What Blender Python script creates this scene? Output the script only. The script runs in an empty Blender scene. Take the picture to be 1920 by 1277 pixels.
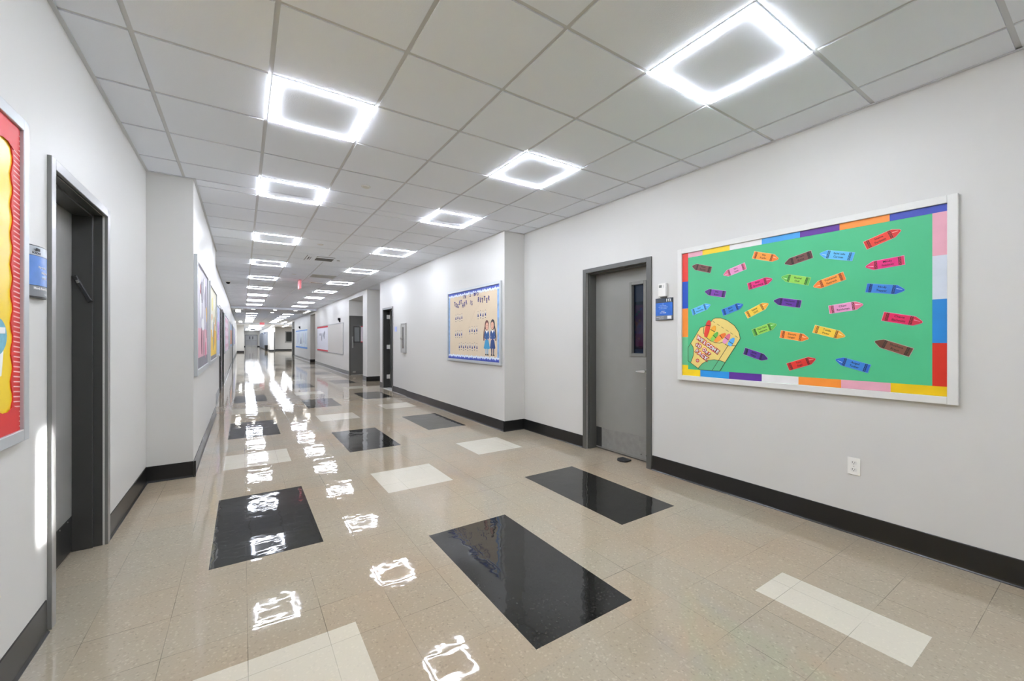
import bpy, bmesh, math, random
from mathutils import Vector, Matrix
random.seed(7)
S = bpy.context.scene
COL = S.collection
PI = math.pi

# ------------------------------------------------------------------ measures
EYE = 1.336
XL, XR = -0.748, 3.49            # near alcove walls
XLP, XRP = -0.40, 3.145          # piers
XLC, XRC = -0.48, 3.25           # long corridor walls
XR2 = 3.175                      # right wall behind the extinguisher cabinet
YP = 5.02                        # pier faces
Z1, Z2, Z3 = 2.8896, 2.80, 2.66  # ceiling heights
GX, GY, G = -0.4726, 2.78, 0.6096
TX, TY, T = 0.1403, 0.1942, 0.3048
YBACK = -6.5

# ------------------------------------------------------------------ materials
def lin(c):
    return tuple((v/255/12.92 if v/255 <= .04045 else ((v/255+.055)/1.055)**2.4) for v in c) + (1.0,)
MATS = {}
def mat(name, rgb, rough=.5, metal=0, spec=.5, noise=0, nscale=8, bump=0, bscale=60, emit=None, estr=0, alpha=None, coat=0):
    if name in MATS: return MATS[name]
    m = bpy.data.materials.new(name); m.use_nodes = True
    nt = m.node_tree; b = nt.nodes['Principled BSDF']
    b.inputs['Base Color'].default_value = lin(rgb)
    b.inputs['Roughness'].default_value = rough
    b.inputs['Metallic'].default_value = metal
    b.inputs['Specular IOR Level'].default_value = spec
    b.inputs['Coat Weight'].default_value = coat
    b.inputs['Coat Roughness'].default_value = .32
    if noise or bump:
        tc = nt.nodes.new('ShaderNodeTexCoord')
    if noise:
        n = nt.nodes.new('ShaderNodeTexNoise'); n.inputs['Scale'].default_value = nscale; n.inputs['Detail'].default_value = 5
        nt.links.new(tc.outputs['Object'], n.inputs['Vector'])
        r = nt.nodes.new('ShaderNodeMapRange'); r.inputs['From Min'].default_value = .3; r.inputs['From Max'].default_value = .7
        r.inputs['To Min'].default_value = 1-noise; r.inputs['To Max'].default_value = 1+noise
        nt.links.new(n.outputs['Fac'], r.inputs['Value'])
        h = nt.nodes.new('ShaderNodeHueSaturation'); h.inputs['Color'].default_value = lin(rgb)
        nt.links.new(r.outputs['Result'], h.inputs['Value'])
        nt.links.new(h.outputs['Color'], b.inputs['Base Color'])
    if bump:
        n2 = nt.nodes.new('ShaderNodeTexNoise'); n2.inputs['Scale'].default_value = bscale; n2.inputs['Detail'].default_value = 3
        nt.links.new(tc.outputs['Object'], n2.inputs['Vector'])
        bp = nt.nodes.new('ShaderNodeBump'); bp.inputs['Strength'].default_value = bump; bp.inputs['Distance'].default_value = .004
        nt.links.new(n2.outputs['Fac'], bp.inputs['Height']); nt.links.new(bp.outputs['Normal'], b.inputs['Normal'])
    if emit:
        b.inputs['Emission Color'].default_value = lin(emit); b.inputs['Emission Strength'].default_value = estr
    MATS[name] = m
    return m

def glass(name, rgb, rough=.02):
    if name in MATS: return MATS[name]
    m = bpy.data.materials.new(name); m.use_nodes = True
    nt = m.node_tree; nt.nodes.clear()
    o = nt.nodes.new('ShaderNodeOutputMaterial'); t = nt.nodes.new('ShaderNodeBsdfTransparent'); g = nt.nodes.new('ShaderNodeBsdfGlossy')
    mx = nt.nodes.new('ShaderNodeMixShader'); f = nt.nodes.new('ShaderNodeFresnel'); f.inputs['IOR'].default_value = 1.5
    t.inputs['Color'].default_value = lin(rgb); g.inputs['Roughness'].default_value = rough
    nt.links.new(f.outputs[0], mx.inputs[0]); nt.links.new(t.outputs[0], mx.inputs[1]); nt.links.new(g.outputs[0], mx.inputs[2])
    nt.links.new(mx.outputs[0], o.inputs['Surface'])
    MATS[name] = m
    return m

def floor_mat(name, rgb, rgb2, speck, fleck):
    """waxed vinyl composition tile: chips, faint joints, a slightly wavy gloss"""
    m = bpy.data.materials.new(name); m.use_nodes = True
    nt = m.node_tree; N = nt.nodes; L = nt.links; b = N['Principled BSDF']
    tc = N.new('ShaderNodeTexCoord')
    sep = N.new('ShaderNodeSeparateXYZ'); L.new(tc.outputs['Object'], sep.inputs[0])
    def mth(op, a, bb=None, c=None):
        n = N.new('ShaderNodeMath'); n.operation = op
        for k, v in enumerate((a, bb, c)):
            if v is None: continue
            if isinstance(v, (int, float)): n.inputs[k].default_value = v
            else: L.new(v, n.inputs[k])
        return n.outputs[0]
    tx = mth('DIVIDE', mth('SUBTRACT', sep.outputs[0], TX), T); ty = mth('DIVIDE', mth('SUBTRACT', sep.outputs[1], TY), T)
    ix, iy = mth('FLOOR', tx), mth('FLOOR', ty); fx, fy = mth('FRACT', tx), mth('FRACT', ty)
    ex = mth('MINIMUM', fx, mth('SUBTRACT', 1.0, fx)); ey = mth('MINIMUM', fy, mth('SUBTRACT', 1.0, fy))
    edge = mth('MINIMUM', ex, ey)
    comb = N.new('ShaderNodeCombineXYZ'); L.new(ix, comb.inputs[0]); L.new(iy, comb.inputs[1])
    wn = N.new('ShaderNodeTexWhiteNoise'); wn.noise_dimensions = '3D'; L.new(comb.outputs[0], wn.inputs['Vector'])
    # chips
    n1 = N.new('ShaderNodeTexNoise'); n1.inputs['Scale'].default_value = 95; n1.inputs['Detail'].default_value = 2; L.new(tc.outputs['Object'], n1.inputs['Vector'])
    v1 = N.new('ShaderNodeTexVoronoi'); v1.inputs['Scale'].default_value = 120; L.new(tc.outputs['Object'], v1.inputs['Vector'])
    vs = N.new('ShaderNodeSeparateColor'); L.new(v1.outputs['Color'], vs.inputs[0])
    n2 = N.new('ShaderNodeTexNoise'); n2.inputs['Scale'].default_value = .9; n2.inputs['Detail'].default_value = 4; L.new(tc.outputs['Object'], n2.inputs['Vector'])
    mixA = N.new('ShaderNodeMix'); mixA.data_type = 'RGBA'; mixA.inputs[6].default_value = lin(rgb); mixA.inputs[7].default_value = lin(rgb2)
    r2 = N.new('ShaderNodeMapRange'); r2.inputs['From Min'].default_value = .4; r2.inputs['From Max'].default_value = .68; L.new(n2.outputs['Fac'], r2.inputs['Value'])
    L.new(mth('MULTIPLY_ADD', r2.outputs[0], .7, mth('MULTIPLY', wn.outputs['Value'], .3)), mixA.inputs[0])
    hs = N.new('ShaderNodeHueSaturation'); L.new(mixA.outputs[2], hs.inputs['Color'])
    chips = mth('MULTIPLY', mth('SUBTRACT', n1.outputs['Fac'], .5), speck*2)
    flk = mth('MULTIPLY', mth('GREATER_THAN', vs.outputs[0], .93), fleck)
    dk = mth('MULTIPLY', mth('GREATER_THAN', vs.outputs[1], .95), -fleck*.8)
    tone = mth('MULTIPLY', mth('SUBTRACT', wn.outputs['Value'], .5), .05)
    val = mth('ADD', mth('ADD', mth('ADD', mth('ADD', 1.0, chips), flk), dk), tone)
    # joints, dirtier in patches
    n3 = N.new('ShaderNodeTexNoise'); n3.inputs['Scale'].default_value = 1.7; L.new(tc.outputs['Object'], n3.inputs['Vector'])
    r3 = N.new('ShaderNodeMapRange'); r3.inputs['From Min'].default_value = .42; r3.inputs['From Max'].default_value = .66; r3.inputs['To Min'].default_value = .05; r3.inputs['To Max'].default_value = .6
    L.new(n3.outputs['Fac'], r3.inputs['Value'])
    jt = mth('MULTIPLY', mth('LESS_THAN', edge, .0045), r3.outputs[0])
    val = mth('MULTIPLY', val, mth('SUBTRACT', 1.0, jt))
    L.new(val, hs.inputs['Value']); L.new(hs.outputs['Color'], b.inputs['Base Color'])
    b.inputs['Roughness'].default_value = .035; b.inputs['IOR'].default_value = 1.5; b.inputs['Specular IOR Level'].default_value = .42
    # gloss: long swells, fine ripples and a small tilt of its own for each tile
    w1 = N.new('ShaderNodeTexNoise'); w1.inputs['Scale'].default_value = 5.5; w1.inputs['Detail'].default_value = 2.5; L.new(tc.outputs['Object'], w1.inputs['Vector'])
    tilt = mth('MULTIPLY', mth('ADD', mth('MULTIPLY', mth('SUBTRACT', wn.outputs['Value'], .5), fx), mth('MULTIPLY', mth('SUBTRACT', mth('FRACT', mth('MULTIPLY', wn.outputs['Value'], 7.31)), .5), fy)), .16)
    lip = mth('MULTIPLY', mth('SMOOTH_MIN', edge, .03, .03), 1.2)
    hgt = mth('ADD', mth('ADD', w1.outputs['Fac'], tilt), lip)
    bp = N.new('ShaderNodeBump'); bp.inputs['Strength'].default_value = 1.0; bp.inputs['Distance'].default_value = .0017
    L.new(hgt, bp.inputs['Height']); L.new(bp.outputs['Normal'], b.inputs['Normal'])
    return m

WALL = mat('wall_paint', (210, 209, 205), .42, spec=.35, bump=.06, bscale=220)
CEILT = mat('acoustic_tile', (237, 242, 250), .85, spec=.2, bump=.25, bscale=150)
TEE = mat('grid_metal', (206, 208, 211), .45)
BASE = mat('black_vinyl', (24, 24, 24), .28, spec=.5, noise=.08, nscale=12)
FRAMED = mat('charcoal_paint', (84, 84, 80), .32, spec=.5, noise=.03, nscale=5)
FRAMEL = mat('dark_charcoal_paint', (62, 62, 60), .3, spec=.6)
LEAF = mat('grey_door_paint', (134, 133, 128), .36, spec=.45, noise=.04, nscale=3)
LEAFD = mat('dark_grey_door_paint', (96, 96, 93), .4)
STEEL = mat('brushed_steel', (178, 177, 172), .32, metal=1, noise=.06, nscale=14)
STEELD = mat('dull_steel', (150, 150, 147), .5, metal=.5, noise=.1, nscale=14)
CHROME = mat('satin_chrome', (225, 225, 222), .15, metal=1)
ALU = mat('painted_aluminium', (222, 222, 218), .4, metal=0)
ALUG = mat('silver_aluminium', (196, 200, 202), .35, metal=.35)
WHITE = mat('white_plastic', (236, 235, 230), .35)
PAPERW = mat('white_paper', (238, 238, 238), .7)
BLACK = mat('black_print', (24, 24, 26), .6)
DARK = mat('dark_void', (22, 22, 22), .8)
LED = mat('led_strip', (255, 255, 255), .5, emit=(236, 241, 253), estr=30)
LEDP = mat('luminous_panel', (255, 255, 255), .5, emit=(232, 240, 255), estr=5)
LEDL = mat('linear_lens', (255, 255, 255), .5, emit=(240, 245, 255), estr=9)
LEDF = mat('luminous_panel_soft', (255, 255, 255), .5, emit=(240, 245, 255), estr=1.7)
LAMPW = mat('lamp_lens', (255, 255, 255), .5, emit=(255, 250, 240), estr=6)
EXITR = mat('exit_red', (224, 96, 110), .4, emit=(225, 70, 90), estr=.16)
PINKY = mat('exit_face', (235, 175, 178), .4, emit=(240, 150, 160), estr=.08)
MARBLE = mat('pale_marble', (214, 213, 208), .2, noise=.06, nscale=20)
F_BEIGE = floor_mat('vinyl_tile_beige', (160, 151, 133), (160, 142, 119), .10, .17)
F_WHITE = floor_mat('vinyl_tile_white', (200, 194, 178), (196, 188, 170), .03, .05)
F_BLACK = floor_mat('vinyl_tile_black', (30, 30, 28), (36, 35, 32), .6, .9)

# ------------------------------------------------------------------ mesh helpers
ORG = {}
def world_org(o):
    return ORG.get(o.name, Vector((0, 0, 0)))
class MB:
    def __init__(s): s.bm = bmesh.new()
    def box(s, x0, x1, y0, y1, z0, z1, mi=0):
        vs = [s.bm.verts.new((x, y, z)) for x in (x0, x1) for y in (y0, y1) for z in (z0, z1)]
        for f in ((0, 1, 3, 2), (4, 6, 7, 5), (0, 4, 5, 1), (2, 3, 7, 6), (0, 2, 6, 4), (1, 5, 7, 3)):
            fc = s.bm.faces.new([vs[i] for i in f]); fc.material_index = mi
        return s
    def prism(s, pts, axis, a, b, mi=0):
        """polygon extruded along an axis: x uses (y,z), y uses (x,z), z uses (x,y)"""
        def P(p, d):
            return (d, p[0], p[1]) if axis == 'x' else (p[0], d, p[1]) if axis == 'y' else (p[0], p[1], d)
        A = [s.bm.verts.new(P(p, a)) for p in pts]; B = [s.bm.verts.new(P(p, b)) for p in pts]
        fs = [s.bm.faces.new(A), s.bm.faces.new(B[::-1])]
        n = len(pts)
        for i in range(n): fs.append(s.bm.faces.new((A[i], B[i], B[(i+1) % n], A[(i+1) % n])))
        for f in fs: f.material_index = mi
        return s
    def ribbon(s, pts, w, axis, a, b):
        for p, q in zip(pts[:-1], pts[1:]):
            dx, dy = q[0]-p[0], q[1]-p[1]; l = math.hypot(dx, dy) or 1e-6
            nx, ny = -dy/l*w/2, dx/l*w/2; ex, ey = dx/l*w*.3, dy/l*w*.3
            s.prism([(p[0]+nx-ex, p[1]+ny-ey), (p[0]-nx-ex, p[1]-ny-ey), (q[0]-nx+ex, q[1]-ny+ey), (q[0]+nx+ex, q[1]+ny+ey)], axis, a, b)
        return s
    def cyl(s, c, r, axis, a, b, n=24, r2=None):
        r2 = r if r2 is None else r2
        def P(p, d):
            return (d, p[0], p[1]) if axis == 'x' else (p[0], d, p[1]) if axis == 'y' else (p[0], p[1], d)
        A = [s.bm.verts.new(P((c[0]+r*math.cos(2*PI*i/n), c[1]+r*math.sin(2*PI*i/n)), a)) for i in range(n)]
        B = [s.bm.verts.new(P((c[0]+r2*math.cos(2*PI*i/n), c[1]+r2*math.sin(2*PI*i/n)), b)) for i in range(n)]
        s.bm.faces.new(A); s.bm.faces.new(B[::-1])
        for i in range(n): s.bm.faces.new((A[i], B[i], B[(i+1) % n], A[(i+1) % n]))
        return s
    def build(s, name, m, parent=None, bevel=0, smooth=False):
        bmesh.ops.recalc_face_normals(s.bm, faces=s.bm.faces)
        if bevel:
            es = [e for e in s.bm.edges if len(e.link_faces) == 2 and e.calc_face_angle(0) > .5]
            bmesh.ops.bevel(s.bm, geom=es, offset=bevel, segments=2, affect='EDGES', profile=.5)
        me = bpy.data.meshes.new(name); s.bm.to_mesh(me); s.bm.free()
        return link(name, me, m, parent, smooth)

def link(name, me, m, parent=None, smooth=False):
    for x in (m if isinstance(m, (list, tuple)) else [m]): me.materials.append(x)
    o = bpy.data.objects.new(name, me); COL.objects.link(o)
    if parent is not None:
        org = world_org(parent); off = org
        o.parent = parent
    else:
        xs = [v.co for v in me.vertices]
        lo = Vector([min(v[i] for v in xs) for i in range(3)]); hi = Vector([max(v[i] for v in xs) for i in range(3)])
        off = Vector(((lo.x+hi.x)/2, (lo.y+hi.y)/2, lo.z)); o.location = off; org = off
    me.transform(Matrix.Translation(-off)); ORG[o.name] = org
    if smooth:
        for p in me.polygons: p.use_smooth = True
    return o

def thing(name, label, cat, loc, group=None, kind=None):
    o = bpy.data.objects.new(name, None); COL.objects.link(o); o.empty_display_size = .05
    o.location = loc; ORG[o.name] = Vector(loc)
    if kind: o['kind'] = kind
    return tag(o, label, cat, group)
def tag(o, label=None, cat=None, group=None):
    if label: o['label'] = label
    if cat: o['category'] = cat
    if group: o['group'] = group
    return o
def struct(o, label=None, cat=None):
    o['kind'] = 'structure'
    return tag(o, label, cat)
def copy_tree(src, loc, label=None):
    c = src.copy(); COL.objects.link(c); c.location = loc
    ORG[c.name] = Vector(loc)
    if label: c['label'] = label
    for ch in list(src.children):
        d = ch.copy(); COL.objects.link(d); d.parent = c
        for g in list(ch.children):
            e = g.copy(); COL.objects.link(e); e.parent = d
    return c

_fc = bpy.data.curves.new('lettering_source', 'FONT')
_fo = bpy.data.objects.new('lettering_source', _fc)
def text_mesh(s, size, ext, bold=0, wide=1.0):
    _fc.body = s; _fc.size = size; _fc.extrude = 0; _fc.offset = bold; _fc.align_x = 'CENTER'; _fc.align_y = 'CENTER'; _fc.resolution_u = 3
    COL.objects.link(_fo)
    dg = bpy.context.evaluated_depsgraph_get(); dg.update()
    me = bpy.data.meshes.new_from_object(_fo.evaluated_get(dg)); COL.objects.unlink(_fo)
    bm = bmesh.new(); bm.from_mesh(me)
    bmesh.ops.remove_doubles(bm, verts=bm.verts, dist=1e-6)
    r = bmesh.ops.extrude_face_region(bm, geom=bm.faces[:])
    bmesh.ops.translate(bm, verts=[v for v in r['geom'] if isinstance(v, bmesh.types.BMVert)], vec=(0, 0, ext))
    bmesh.ops.scale(bm, verts=bm.verts, vec=(wide, 1, 1))
    bmesh.ops.recalc_face_normals(bm, faces=bm.faces)
    bm.to_mesh(me); bm.free(); me.materials.clear()
    return me
def text_x(name, s, size, y, z, x, side, m, parent, ang=0, ext=.0006, bold=0, wide=1.0, curve=None):
    """lettering on a wall of constant x; side -1 reads from -x (right wall), +1 from +x (left wall)"""
    me = text_mesh(s, size, ext, bold, wide)
    if not me.vertices: return None
    R = Matrix(((0, 0, side, 0), (side, 0, 0, 0), (0, 1, 0, 0), (0, 0, 0, 1)))
    me.transform(Matrix.Translation((x, y, z)) @ R @ Matrix.Rotation(ang, 4, 'Z'))
    if curve:
        for v in me.vertices: v.co.x += curve(v.co.y)
    return link(name, me, m, parent)

def ordinal(i):
    return ['first', 'second', 'third', 'fourth', 'fifth', 'sixth', 'seventh', 'eighth', 'ninth', 'tenth', 'eleventh', 'twelfth', 'thirteenth'][i]

# ------------------------------------------------------------------ camera
cam = bpy.data.cameras.new('camera'); co = bpy.data.objects.new('camera', cam); COL.objects.link(co)
co.location = (0, 0, EYE); co.rotation_euler = (PI/2, 0, -math.radians(33.3207))
cam.sensor_width = 36; cam.lens = 768.04/1920*36; cam.shift_y = -3.25/1920; cam.clip_start = .02; cam.clip_end = 300
S.camera = co
S.view_settings.view_transform = 'Standard'; S.view_settings.look = 'None'; S.view_settings.gamma = 1; S.view_settings.use_curve_mapping = False
S.view_settings.exposure = 2.05
w = bpy.data.worlds.new('world'); S.world = w; w.use_nodes = True
w.node_tree.nodes['Background'].inputs[0].default_value = (.8, .82, .85, 1); w.node_tree.nodes['Background'].inputs[1].default_value = .05
S.cycles.use_denoising = True; S.cycles.max_bounces = 10; S.cycles.diffuse_bounces = 6; S.cycles.glossy_bounces = 4
S.cycles.sample_clamp_indirect = 6.0; S.cycles.caustics_reflective = False

# ------------------------------------------------------------------ floor
def tile_kind(i, j):
    """accent rugs: three columns two tiles wide, each repeating every twelve tiles"""
    for cx, off in ((-1, 5), (3, 0), (7, 2)):
        if cx <= i < cx+2:
            k = (j-4-off) % 12
            if j < 0: return 0
            if k < 4: return 2
            if 7 <= k < 9:
                if cx == 7 and j < 5: return 1 if i == 7 else 0
                return 1
    return 0
fb = MB()
def cells(x0, x1, y0, y1, patt):
    xs = [x0]+[TX+T*i for i in range(-10, 40) if x0+1e-4 < TX+T*i < x1-1e-4]+[x1]
    ys = [y0]+[TY+T*j for j in range(-40, 320) if y0+1e-4 < TY+T*j < y1-1e-4]+[y1]
    V = [[fb.bm.verts.new((x, y, 0)) for y in ys] for x in xs]
    for a in range(len(xs)-1):
        for b in range(len(ys)-1):
            f = fb.bm.faces.new((V[a][b], V[a+1][b], V[a+1][b+1], V[a][b+1]))
            i = math.floor(((xs[a]+xs[a+1])/2-TX)/T); j = math.floor(((ys[b]+ys[b+1])/2-TY)/T)
            f.material_index = tile_kind(i, j) if patt else 0
cells(-1.1, 3.4, YBACK-.1, 46.0, True)
cells(3.4, 10.0, YBACK-.1, 54.0, False)
cells(-1.1, 3.4, 46.0, 82.0, True)
struct(fb.build('floor', [F_BEIGE, F_WHITE, F_BLACK]))

# ------------------------------------------------------------------ walls
def wall(name, boxes):
    m = MB()
    for b in boxes: m.box(*b)
    return struct(m.build(name, WALL))
ZT = Z1-.0006
# openings in the near walls
LD = (2.785, 3.672, 2.13)      # left door
RD = (2.770, 3.657, 2.128)     # right door
OD = (10.35, 11.15, 2.105)     # open doorway
wall('wall_left', [(-1.25, XL, YBACK, LD[0], 0, ZT), (-1.25, XL, LD[1], YP, 0, ZT), (-1.25, XL, LD[0], LD[1], LD[2], ZT)])
LDOORS = [(12.30, 13.20), (13.90, 14.80), (26.75, 27.65)]
bx = [(-1.25, XLP, YP, 8.97, 0, ZT)]
y = 8.97
for a, b in LDOORS:
    bx += [(-1.25, XLC, y, a, 0, ZT), (-1.25, XLC, a, b, 2.10, ZT)]; y = b
bx += [(-1.25, XLC, y, 48.0, 0, ZT)]
wall('wall_left_corridor', bx)
wall('wall_left_far', [(-1.25, .11, 48.0, 81.0, 0, ZT)])
wall('wall_right', [(XR, 3.78, YBACK, RD[0], 0, ZT), (XR, 3.78, RD[1], YP-.04, 0, ZT), (XR, 3.78, RD[0], RD[1], RD[2], ZT)])
wall('wall_right_pier', [(XRP, 3.95, YP-.04, 9.19, 0, ZT), (XR2, 3.33, 9.19, OD[0], 0, ZT), (XR2, 3.33, OD[1], 11.48, 0, ZT), (XR2, 3.33, OD[0], OD[1], OD[2], ZT),
     (3.33, 4.9, 11.33, 11.48, 0, ZT), (4.75, 4.9, 9.19, 11.33, 0, ZT), (3.95, 4.75, 9.05, 9.19, 0, ZT)])
wall('wall_right_corridor', [
    (4.9, 5.05, 11.33, 13.2, 0, ZT), (XRC, 5.05, 13.2, 13.73, 0, ZT), (XRC, 5.05, 13.73, 15.82, 2.745, ZT), (4.9, 5.05, 13.73, 15.82, 0, 2.745),
    (XRC, 5.05, 15.82, 24.19, 0, ZT), (XRC, 5.05, 24.19, 26.06, 2.70, ZT), (4.9, 5.05, 24.19, 26.06, 0, 2.70),
    (XRC, 5.05, 26.06, 34.65, 0, ZT), (XRC, 5.05, 34.65, 36.42, 2.66, ZT), (4.9, 5.05, 34.65, 36.42, 0, 2.66), (XRC, 5.05, 36.42, 36.66, 0, ZT)])
WIN = (4.02, 5.25, .93, 2.20)
wall('wall_lobby', [(5.05, 9.5, 36.5, 36.66, 0, ZT), (9.35, 9.5, 36.66, 53.0, 0, ZT),
    (2.90, WIN[0], 53.0, 53.2, 0, ZT), (WIN[1], 9.5, 53.0, 53.2, 0, ZT), (WIN[0], WIN[1], 53.0, 53.2, 0, WIN[2]), (WIN[0], WIN[1], 53.0, 53.2, WIN[3], ZT)])
wall('wall_right_far', [(2.40, 2.90, 50.7, 53.2, 0, ZT), (2.40, 2.90, 53.2, 81.0, 0, ZT)])
ED = (.36, 2.02, 1.96)
wall('wall_end', [(-1.25, ED[0], 81.0, 81.3, 0, ZT), (ED[1], 2.9, 81.0, 81.3, 0, ZT), (ED[0], ED[1], 81.0, 81.3, ED[2], ZT)])
wall('wall_back', [(-1.25, 3.95, YBACK-.15, YBACK, 0, ZT)])

# ------------------------------------------------------------------ ceilings
LIGHTS = []   # (column x0, y0)
for r in (-11, -7, -3, 0, 3, 7, 11, 15, 19, 23, 27, 31):
    for c in (1, 4): LIGHTS.append((GX+G*c, GY+G*r))
cb = MB()
cb.box(-1.25, 5.05, YBACK-.15, 23.6, Z1+.0075, Z1+.06, 1)        # the metal grid, seen between the tiles
hw = .012
def tiles(x0, x1, y0, y1, gx, gy, z, z1):
    xs = [x0]+[gx+G*i for i in range(-6, 20) if x0+.03 < gx+G*i < x1-.03]+[x1]
    ys = [y0]+[gy+G*i for i in range(-30, 120) if y0+.03 < gy+G*i < y1-.03]+[y1]
    for a in range(len(xs)-1):
        for b in range(len(ys)-1):
            cb.box(xs[a]+hw, xs[a+1]-hw, ys[b]+hw, ys[b+1]-hw, z, z1, 0)
tiles(XL, XR, YBACK, YP, GX, GY, Z1, Z1+.02)
tiles(XLC, XRC, YP, 23.6, GX, GY, Z1, Z1+.02)
tiles(XRC, 4.9, 11.4, 13.2, GX, GY, Z1, Z1+.02)
struct(cb.build('ceiling', [CEILT, TEE]))
cb = MB(); cb.box(-.475, 3.245, 23.6, 44.0, Z2+.0075, Z1+.05, 1); cb.box(3.245, 9.5, 36.66, 44.0, Z2+.0075, Z1+.05, 1)
cb.box(-.475, 3.245, 23.58, 23.62, Z2, Z1+.05, 0)
tiles(-.475, 3.245, 23.62, 44.0, GX, GY, Z2, Z2+.02); tiles(3.245, 9.3, 36.66, 44.0, GX, GY, Z2, Z2+.02)
struct(cb.build('ceiling_second', [CEILT, TEE]))
cb = MB(); cb.box(-.475, 9.5, 44.0, 53.2, Z3, Z1+.05, 0); cb.box(.0, 2.5, 53.2, 81.1, Z3, Z1+.05, 0)
struct(cb.build('ceiling_far', [CEILT, TEE]))
# wall angle where the ceiling meets the walls
mb = MB()
def angle_y(x, s, y0, y1, z=Z1): mb.box(min(x, x+s*.02), max(x, x+s*.02), y0, y1, z-.006, z-.001)
def angle_x(yv, s, x0, x1, z=Z1): mb.box(x0, x1, min(yv, yv+s*.02), max(yv, yv+s*.02), z-.006, z-.001)
angle_y(XL, 1, YBACK, YP); angle_y(XLP, 1, YP-.02, 8.97); angle_y(XLC, 1, 8.97, 23.58); angle_x(YP, -1, XL, XLP)
struct(mb.build('trim_left', TEE))
mb = MB()
angle_y(XR, -1, YBACK, YP-.04); angle_y(XRP, -1, YP-.06, 9.19); angle_y(XR2, -1, 9.19, 11.48); angle_y(XRC, -1, 13.2, 23.58); angle_x(YP-.04, -1, XRP, XR); angle_x(13.2, -1, XRC, 4.9)
struct(mb.build('trim_right', TEE))

# ------------------------------------------------------------------ baseboards
BH = .150
def base_run(m, axis, c, s, a, b):
    """cove base: flat upper face and a small rounded toe; c is the wall plane, s the way it faces"""
    prof = [(0, 0), (.015, 0), (.0145, .003), (.009, .009), (.006, .018), (.005, BH-.003), (.003, BH), (0, BH)]
    if axis == 'y':   # runs along y on a wall of constant x
        m.prism([(c+s*p, z) for p, z in prof], 'y', a, b)
    else:
        m.prism([(c+s*p, z) for p, z in prof], 'x', a, b)
m = MB()
for a, b in ((YBACK, 2.715), (3.735, YP)): base_run(m, 'y', XL, 1, a, b)
base_run(m, 'x', YP, -1, XL, XLP+.02)
struct(m.build('baseboard_left', BASE))
m = MB(); base_run(m, 'y', XLP, 1, YP-.02, 8.97)
y = 8.97
for a, b in LDOORS:
    base_run(m, 'y', XLC, 1, y, a-.05); y = b+.05
base_run(m, 'y', XLC, 1, y, 48.0); base_run(m, 'x', 48.0, -1, XLC, .11); base_run(m, 'y', .11, 1, 48.0, 81.0)
struct(m.build('baseboard_left_corridor', BASE))
m = MB()
for a, b in ((YBACK, RD[0]-.067), (RD[1]+.060, YP-.04)): base_run(m, 'y', XR, -1, a, b)
base_run(m, 'x', YP-.04, -1, XRP-.02, XR)
struct(m.build('baseboard_right', BASE))
m = MB(); base_run(m, 'y', XRP, -1, YP-.06, 9.19); base_run(m, 'y', XR2, -1, 9.19, OD[0]-.06); base_run(m, 'y', XR2, -1, OD[1]+.06, 11.48)
base_run(m, 'x', 13.2, -1, XRC-.02, 4.9); base_run(m, 'y', XRC, -1, 13.2, 13.73); base_run(m, 'y', XRC, -1, 15.82, 24.19)
base_run(m, 'x', 26.06, -1, XRC-.02, 4.9); base_run(m, 'y', XRC, -1, 26.06, 34.65); base_run(m, 'y', XRC, -1, 36.42, 36.66)
base_run(m, 'x', 50.7, -1, 2.40, 2.90); base_run(m, 'x', 53.0, -1, 2.9, 9.3); base_run(m, 'y', 2.40, -1, 50.7, 81.0); base_run(m, 'x', 81.0, -1, .11, ED[0]-.05); base_run(m, 'x', 81.0, -1, ED[1]+.05, 2.4)
struct(m.build('baseboard_right_corridor', BASE))

# ------------------------------------------------------------------ doors
# right door with the tall narrow window
d1 = thing('door_1', 'grey door with tall narrow window and lever, beside the green crayon board', 'door', (XR, 3.19, 0), kind='structure')
m = MB(); y0, y1, zt = RD
fo, xf = .105, XR-.014
m.box(xf, XR+.01, y1, y1+.057, 0, zt+.05).box(xf, XR+.01, y0-.062, y0, 0, zt+.05).box(xf, XR+.01, y0, y1, zt, zt+.05)
m.build('frame', FRAMED, d1, bevel=.003)
m = MB(); m.box(XR+.01, XR+.24, y1-.001, y1+.03, 0, zt).box(XR+.01, XR+.24, y0-.03, y0+.001, 0, zt).box(XR+.01, XR+.24, y0-.03, y1+.03, zt-.001, zt+.03)
m.box(XR+.04, XR+.145, y1-.014, y1, 0, zt).box(XR+.04, XR+.145, y0, y0+.014, 0, zt).box(XR+.04, XR+.145, y0, y1, zt-.014, zt)
m.build('jamb', FRAMED, d1)
lx, lx2 = XR+.146, XR+.19
wy0, wy1, wz0, wz1 = 2.926, 3.086, 1.174, 1.934
ly0, ly1 = y0+.004, y1-.004
m = MB(); m.box(lx, lx2, ly0, wy0, .014, zt-.004).box(lx, lx2, wy1, ly1, .014, zt-.004).box(lx, lx2, wy0, wy1, .014, wz0).box(lx, lx2, wy0, wy1, wz1, zt-.004)
leaf = m.build('leaf', LEAF, d1)
m = MB(); fw = .034
m.box(lx-.011, lx, wy1, wy1+fw, wz0-fw, wz1+fw).box(lx-.011, lx, wy0-fw, wy0, wz0-fw, wz1+fw).box(lx-.011, lx, wy0, wy1, wz0-fw, wz0).box(lx-.011, lx, wy0, wy1, wz1, wz1+fw)
m.build('window_frame', mat('lite_frame_paint', (118, 117, 112), .35), leaf, bevel=.003)
m = MB(); m.box(lx+.026, lx+.031, wy0, wy1, wz0, wz1); m.build('glass', glass('door_glass', (150, 165, 185)), leaf)
m = MB(); m.box(lx-.002, lx, 2.785, 3.548, .036, .262); kp = m.build('kick_plate', STEELD, d1)
m = MB()
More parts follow.
